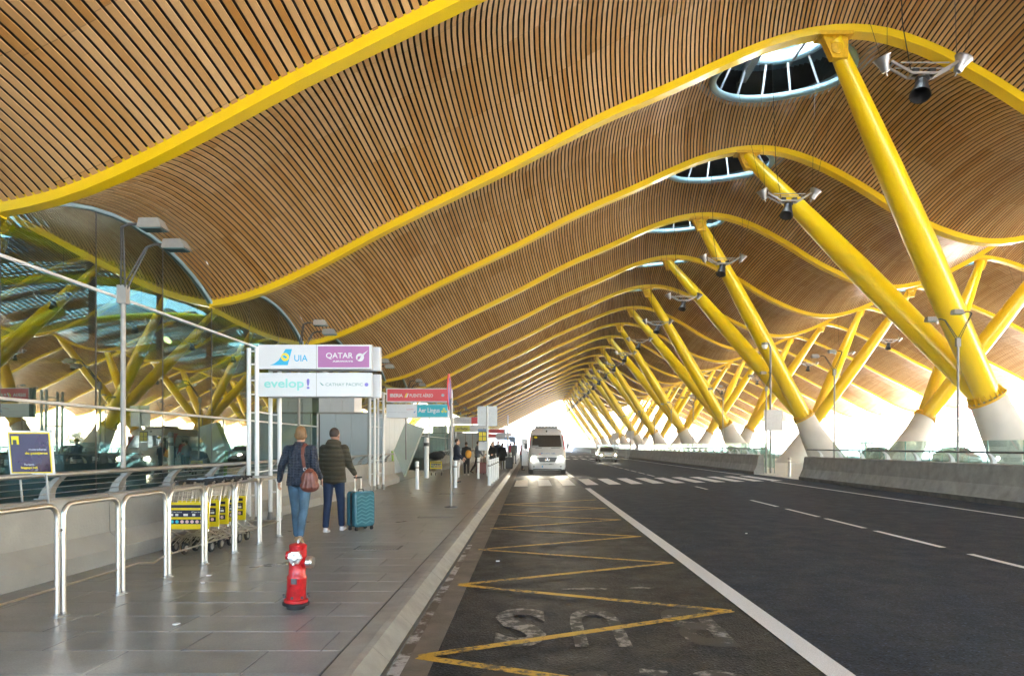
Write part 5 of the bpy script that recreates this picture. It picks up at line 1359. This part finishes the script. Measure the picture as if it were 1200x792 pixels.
g_ = MB(); g_.prism([(-.50, .95), (.50, .95), (.40, .70), (-.40, .70)], -.03, .02, 'y'); g_ = g_.build('grille', M['grille'], t)
for z in (.775, .86): MB().bar((-.44, -.035, z), (.44, -.035, z), .02, .012).build('grille_slat', M['dark_metal'], g_)
MB().torus((0, -.04, .83), .115, .014, 24, 8, (0, 1, 0)).build('emblem_ring', M['chrome'], g_)
mb = MB()
for a in (90, 210, 330): mb.bar((0, -.045, .83), (.11*math.cos(R(a)), -.045, .83+.11*math.sin(R(a))), .022, .02, up=(0, 1, 0))
mb.build('emblem_star', M['chrome'], g_)
MB().bbox((-.34, .0, .545), (.34, .03, .60)).build('lower_intake', M['black'], t)
MB().bbox((-.28, -.015, .40), (.28, .0, .51)).build('number_plate', M['plate'], t); MB().bbox((-.28, -.018, .40), (-.23, -.0155, .51)).build('plate_band', C['uia'], t)
bp_ = MB(); bp_.bbox((-.74, -.01, .27), (.74, .03, .33)); bp_.build('bumper_strip', M['dark_metal'], t)
for sgn in (-1, 1):
    h = MB(); h.add([(sgn*.50, -.01, .80), (sgn*.78, .02, .74), (sgn*.88, .09, .82), (sgn*.90, .16, 1.0), (sgn*.80, .10, 1.06), (sgn*.56, -.0, .96), (sgn*.6, .2, .9)], [(0, 1, 2, 3, 4, 5), (0, 1, 6), (1, 2, 6), (2, 3, 6), (3, 4, 6), (4, 5, 6), (5, 0, 6)])
    hh = h.build('headlight', mat('headlight_glass', (.6, .62, .64), .15), t); MB().lathe([(.085, 0), (.09, .015), (.05, .03)], (sgn*.72, -.01, .90), 16, (0, -1, 0)).build('lamp', M['headlight'], hh)
    MB().lathe([(.05, 0), (.05, .01)], (sgn*.70, -.012, .45), 12, (0, -1, 0)).build('fog_lamp', M['grey_paint'], t)
    m_ = MB().box((sgn*1.13, 1.2, 1.58), (.13, .08, .32)); m_.box((sgn*1.05, 1.25, 1.44), (.16, .05, .05)); m_.build('mirror', M['black'], t)
    MB().bbox((sgn*1.0-.005, 1.3, 1.45), (sgn*1.0+.005, 6.5, 2.15)).build('side_window', M['screen'], t)
    st_ = MB(); st_.prism([(1.2, 1.0), (2.2, 1.0), (3.0, 2.3), (2.2, 2.3)], sgn*1.003-.003, sgn*1.003+.003, 'x'); st_.build('red_stripe', C['red'], t)
    for y in (.95, 5.6): wheel(t, sgn*.87, y, .36, .24)
    MB().bar((sgn*.94, .95, 1.38), (sgn*.86, 1.6, 2.2), .05, .05).build('red_pillar_trim', C['red'], t)
text_obj('lettering', 'CORPTE TAMS', C['blue2'], t, -.20, .18, 1.13, .62, .075, bold=.01); flat('swoosh', [(-.36, 1.12), (-.22, 1.16), (-.26, 1.22), (-.34, 1.19)], C['blue2'], t, .18); flat('swoosh', [(-.44, 1.10), (-.34, 1.12), (-.36, 1.17), (-.43, 1.15)], C['red'], t, .18)
MB().sphere((0, 1.78, 2.43), .05, 10, 8).build('roof_camera', M['black'], t)
rack = MB(); rack.bbox((-.62, 2.3, 2.60), (.62, 3.9, 2.72)); rack.build('roof_unit', M['grey_paint'], t)
mb = MB()
for k in range(7): mb.box((-.54+.18*k, 2.3, 2.71), (.1, .1, .07))
mb.build('roof_vents', M['black'], t)
d_ = MB().bbox((-1.35, 1.6, .45), (-1.02, 1.66, 2.0)).build('open_door', M['carwhite'], t); MB().bbox((-1.32, 1.59, 1.35), (-1.05, 1.598, 1.9)).build('door_window', M['screen'], d_)
for sgn in (-1, 1):   # the headlights are lit in the photograph
    L_ = bpy.data.lights.new('headlight_beam', 'SPOT'); L_.energy = 14; L_.spot_size = R(70); L_.spot_blend = .8; L_.shadow_soft_size = .08; L_.color = (1, .88, .66)
    lo = bpy.data.objects.new('headlight_beam', L_); COL.objects.link(lo); lo.location = (.96+sgn*.76, 37.45, .9); lo.rotation_euler = Vector((0, 1, .16)).to_track_quat('Z', 'Y').to_euler()
# cars
def car(label, loc, rz, paint, lit=False, taxi=False, group=None):
    t = thing('car', label, 'car', loc, rz=R(rz), group=group)
    b = MB(); loft(b, [ring(.0, .32, .52, .62, .62, .66, .58, .05), ring(.08, .22, .62, .74, .74, .78, .68, .05), ring(.5, .2, .74, .86, .80, .86, .76, .05), ring(1.15, .2, .86, .97, .82, .88, .78, .05), ring(4.0, .2, .88, 1.0, .82, .88, .78, .05), ring(4.4, .26, .84, .95, .76, .80, .7, .06), ring(4.5, .34, .7, .85, .7, .74, .66, .06)])
    b.build('body', paint, t, smooth=40)
    c_ = MB()
    def cr(y, z, hb, ht): return [(-hb, y, .93), (hb, y, .93), (ht, y, z), (-ht, y, z)]
    vs = cr(1.1, .95, .78, .78)+cr(1.85, 1.40, .77, .58)+cr(2.5, 1.47, .77, .57)+cr(3.3, 1.42, .77, .58)+cr(4.05, .99, .75, .72); fs = []
    for i in range(4):
        for j in range(4): a = i*4+j; b_ = i*4+(j+1) % 4; fs.append((a, b_, b_+4, a+4))
    c_.add(vs, fs); c_.build('roof', paint, t, smooth=25)
    w_ = MB(); w_.add([(-.72, 1.16, 1.0), (.72, 1.16, 1.0), (.57, 1.80, 1.385), (-.57, 1.80, 1.385)], [(0, 1, 2, 3)]); w_.v = [(x, y-.025, z+.03) for x, y, z in w_.v]; w_.build('windscreen', M['screen'], t)
    for sgn in (-1, 1):
        s_ = MB(); s_.add([(sgn*.80, 1.4, 1.0), (sgn*.80, 3.8, 1.0), (sgn*.62, 3.25, 1.38), (sgn*.62, 1.95, 1.38)], [(0, 1, 2, 3)]); s_.build('side_window', M['screen'], t)
        MB().sphere((sgn*.62, .12, .66), .12, 12, 8, (1.25, .6, .7)).build('headlight', M['headlight'] if lit else M['plate'], t)
        MB().box((sgn*.98, 1.45, 1.0), (.16, .1, .12)).build('mirror', paint, t)
        for y in (.85, 3.6): wheel(t, sgn*.77, y, .31, .2)
    MB().bbox((-.36, -.012, .42), (.36, .01, .54)).build('grille', M['grille'], t); MB().bbox((-.26, -.03, .34), (.26, -.014, .44)).build('number_plate', M['plate'], t); MB().bbox((-.6, -.0, .24), (.6, .03, .31)).build('lower_intake', M['black'], t)
    if taxi: MB().bbox((-.2, 2.1, 1.47), (.2, 2.25, 1.57)).build('roof_sign', mat('taxi_sign_green', (.35, .6, .12), .4), t)
    return t
car('white taxi with lit headlights coming down the second lane, beyond the crosswalk', (7.55, 65.5, 0), 0, M['carwhite'], True, True)
for sgn in (-1, 1):
    L_ = bpy.data.lights.new('headlight_beam', 'SPOT'); L_.energy = 6; L_.spot_size = R(60); L_.spot_blend = .8; L_.shadow_soft_size = .08; L_.color = (1, .88, .66)
    lo = bpy.data.objects.new('headlight_beam', L_); COL.objects.link(lo); lo.location = (7.55+sgn*.62, 65.3, .66); lo.rotation_euler = Vector((0, 1, .1)).to_track_quat('Z', 'Y').to_euler()
dk = mat('dark_teal_paint', (.03, .07, .085), .3, coat=.5); sv = mat('silver_paint', (.35, .37, .39), .35, .5)
for i, (x, y, p_, lb) in enumerate(((36, 47, dk, 'dark car on the second road, right of the nearest column foot'), (36.4, 56, sv, 'silver car on the second road, behind the balustrade glass'), (35.8, 68, dk, 'dark car farther up the second road'), (36.5, 84, M['carwhite'], 'white car on the second road between the far columns'), (36, 104, sv, 'silver car far up the second road'))):
    car(lb, (x, y, -.01), 0, p_)
# outside: trees, control block, farther buildings
leafm = mat('tree_leaves', (.045, .075, .04), .7, var=.5, vscale=2)
barkm = mat('bark', (.10, .075, .055), .9, var=.3)
def tree(x, y, h, seed, label):
    rs = random.Random(seed); t = thing('tree', label, 'tree', (x, y, -.02)); mb = MB(); mb.tube([(0, 0, 0), (.1, 0, h*.3), (0, .1, h*.6)], [.22, .16, .08], 8)
    for k in range(5): a = k*1.3; mb.tube([(0, 0, h*(.3+.06*k)), (math.cos(a)*h*.22, math.sin(a)*h*.22, h*(.5+.07*k))], [.08, .03], 6)
    mb.build('trunk', barkm, t); c_ = MB()
    cl_ = [(rs.gauss(0, h*.17), rs.gauss(0, h*.17), h*rs.uniform(.45, .92), h*rs.uniform(.09, .17)) for _ in range(16)]
    for (cx, cy, cz, r_) in cl_:
        for k in range(70):
            v = Vector((rs.gauss(0, 1), rs.gauss(0, 1), rs.gauss(0, 1))).normalized()*r_*rs.uniform(.4, 1.1); p = Vector((cx, cy, cz))+v; u = Vector((rs.uniform(-1, 1), rs.uniform(-1, 1), rs.uniform(-1, 1))).normalized(); w = u.orthogonal().normalized(); q_ = h*.03
            c_.add([p+u*q_, p+w*q_, p-u*q_, p-w*q_], [(0, 1, 2, 3)])
    c_.build('crown', leafm, t, fix=False)
for i, (x, y, h) in enumerate(((75, 118, 5.6), (88, 130, 4.8), (112, 190, 6.5), (97, 240, 7), (120, 400, 11), (64, 130, 4.4), (84, 200, 6.2))):
    tree(x, y, h, i+40, ['small tree outside, straight right of the two near column feet', 'small tree outside, at the right edge behind the near strut foot', 'rounded tree outside beyond the second road', 'taller tree outside farther back', 'distant tree on the skyline between columns', 'low tree outside left of the faded banner', 'low tree outside behind the glass balustrade'][i])
def block(x, y, w, d, h, label, seed):
    t = thing('office_block', label, 'building', (x, y, 0)); cm = mat('hazy_office_wall', (.22, .25, .29), .7, var=.08); wm = mat('office_window', (.06, .08, .1), .2)
    MB().bbox((-w/2, 0, 0), (w/2, d, h)).build('wall', cm, t); MB().bbox((-w*.3, .1*d, h), (w*.1, .6*d, h+3)).build('roof', cm, t)
    nx, nz = max(2, int(w/4)), max(2, int(h/4))
    for i in range(nx):
        for j in range(nz): MB().bbox((-w/2+w/nx*(i+.2), -.15, h/nz*(j+.3)), (-w/2+w/nx*(i+.8), -.01, h/nz*(j+.8))).build('window', wm, t)
block(-9.6, 330, 9, 10, 8.6, 'grey office block far beyond the end of the canopy, left of the minibus', 1); block(-16.0, 345, 3.5, 8, 7.5, 'narrow tower block left of the far office block', 2); block(-3.8, 350, 5, 10, 5.4, 'low far block right of the office block', 3)


# ------------------------------------------------------------------ thin haze down the long road

hm = bpy.data.materials.new('haze_air'); hm.use_nodes = True; n, l = _nodes(hm); n.remove(n['Principled BSDF'])
pv = n.new('ShaderNodeVolumePrincipled'); pv.inputs['Color'].default_value = (.95, .97, 1, 1); pv.inputs['Density'].default_value = .0014; pv.inputs['Anisotropy'].default_value = .6
l.new(pv.outputs[0], n['Material Output'].inputs['Volume'])
hz_ = stuff(MB().bbox((-64, -42, -5.3), (140, 420, 19.5)).build('haze', hm))
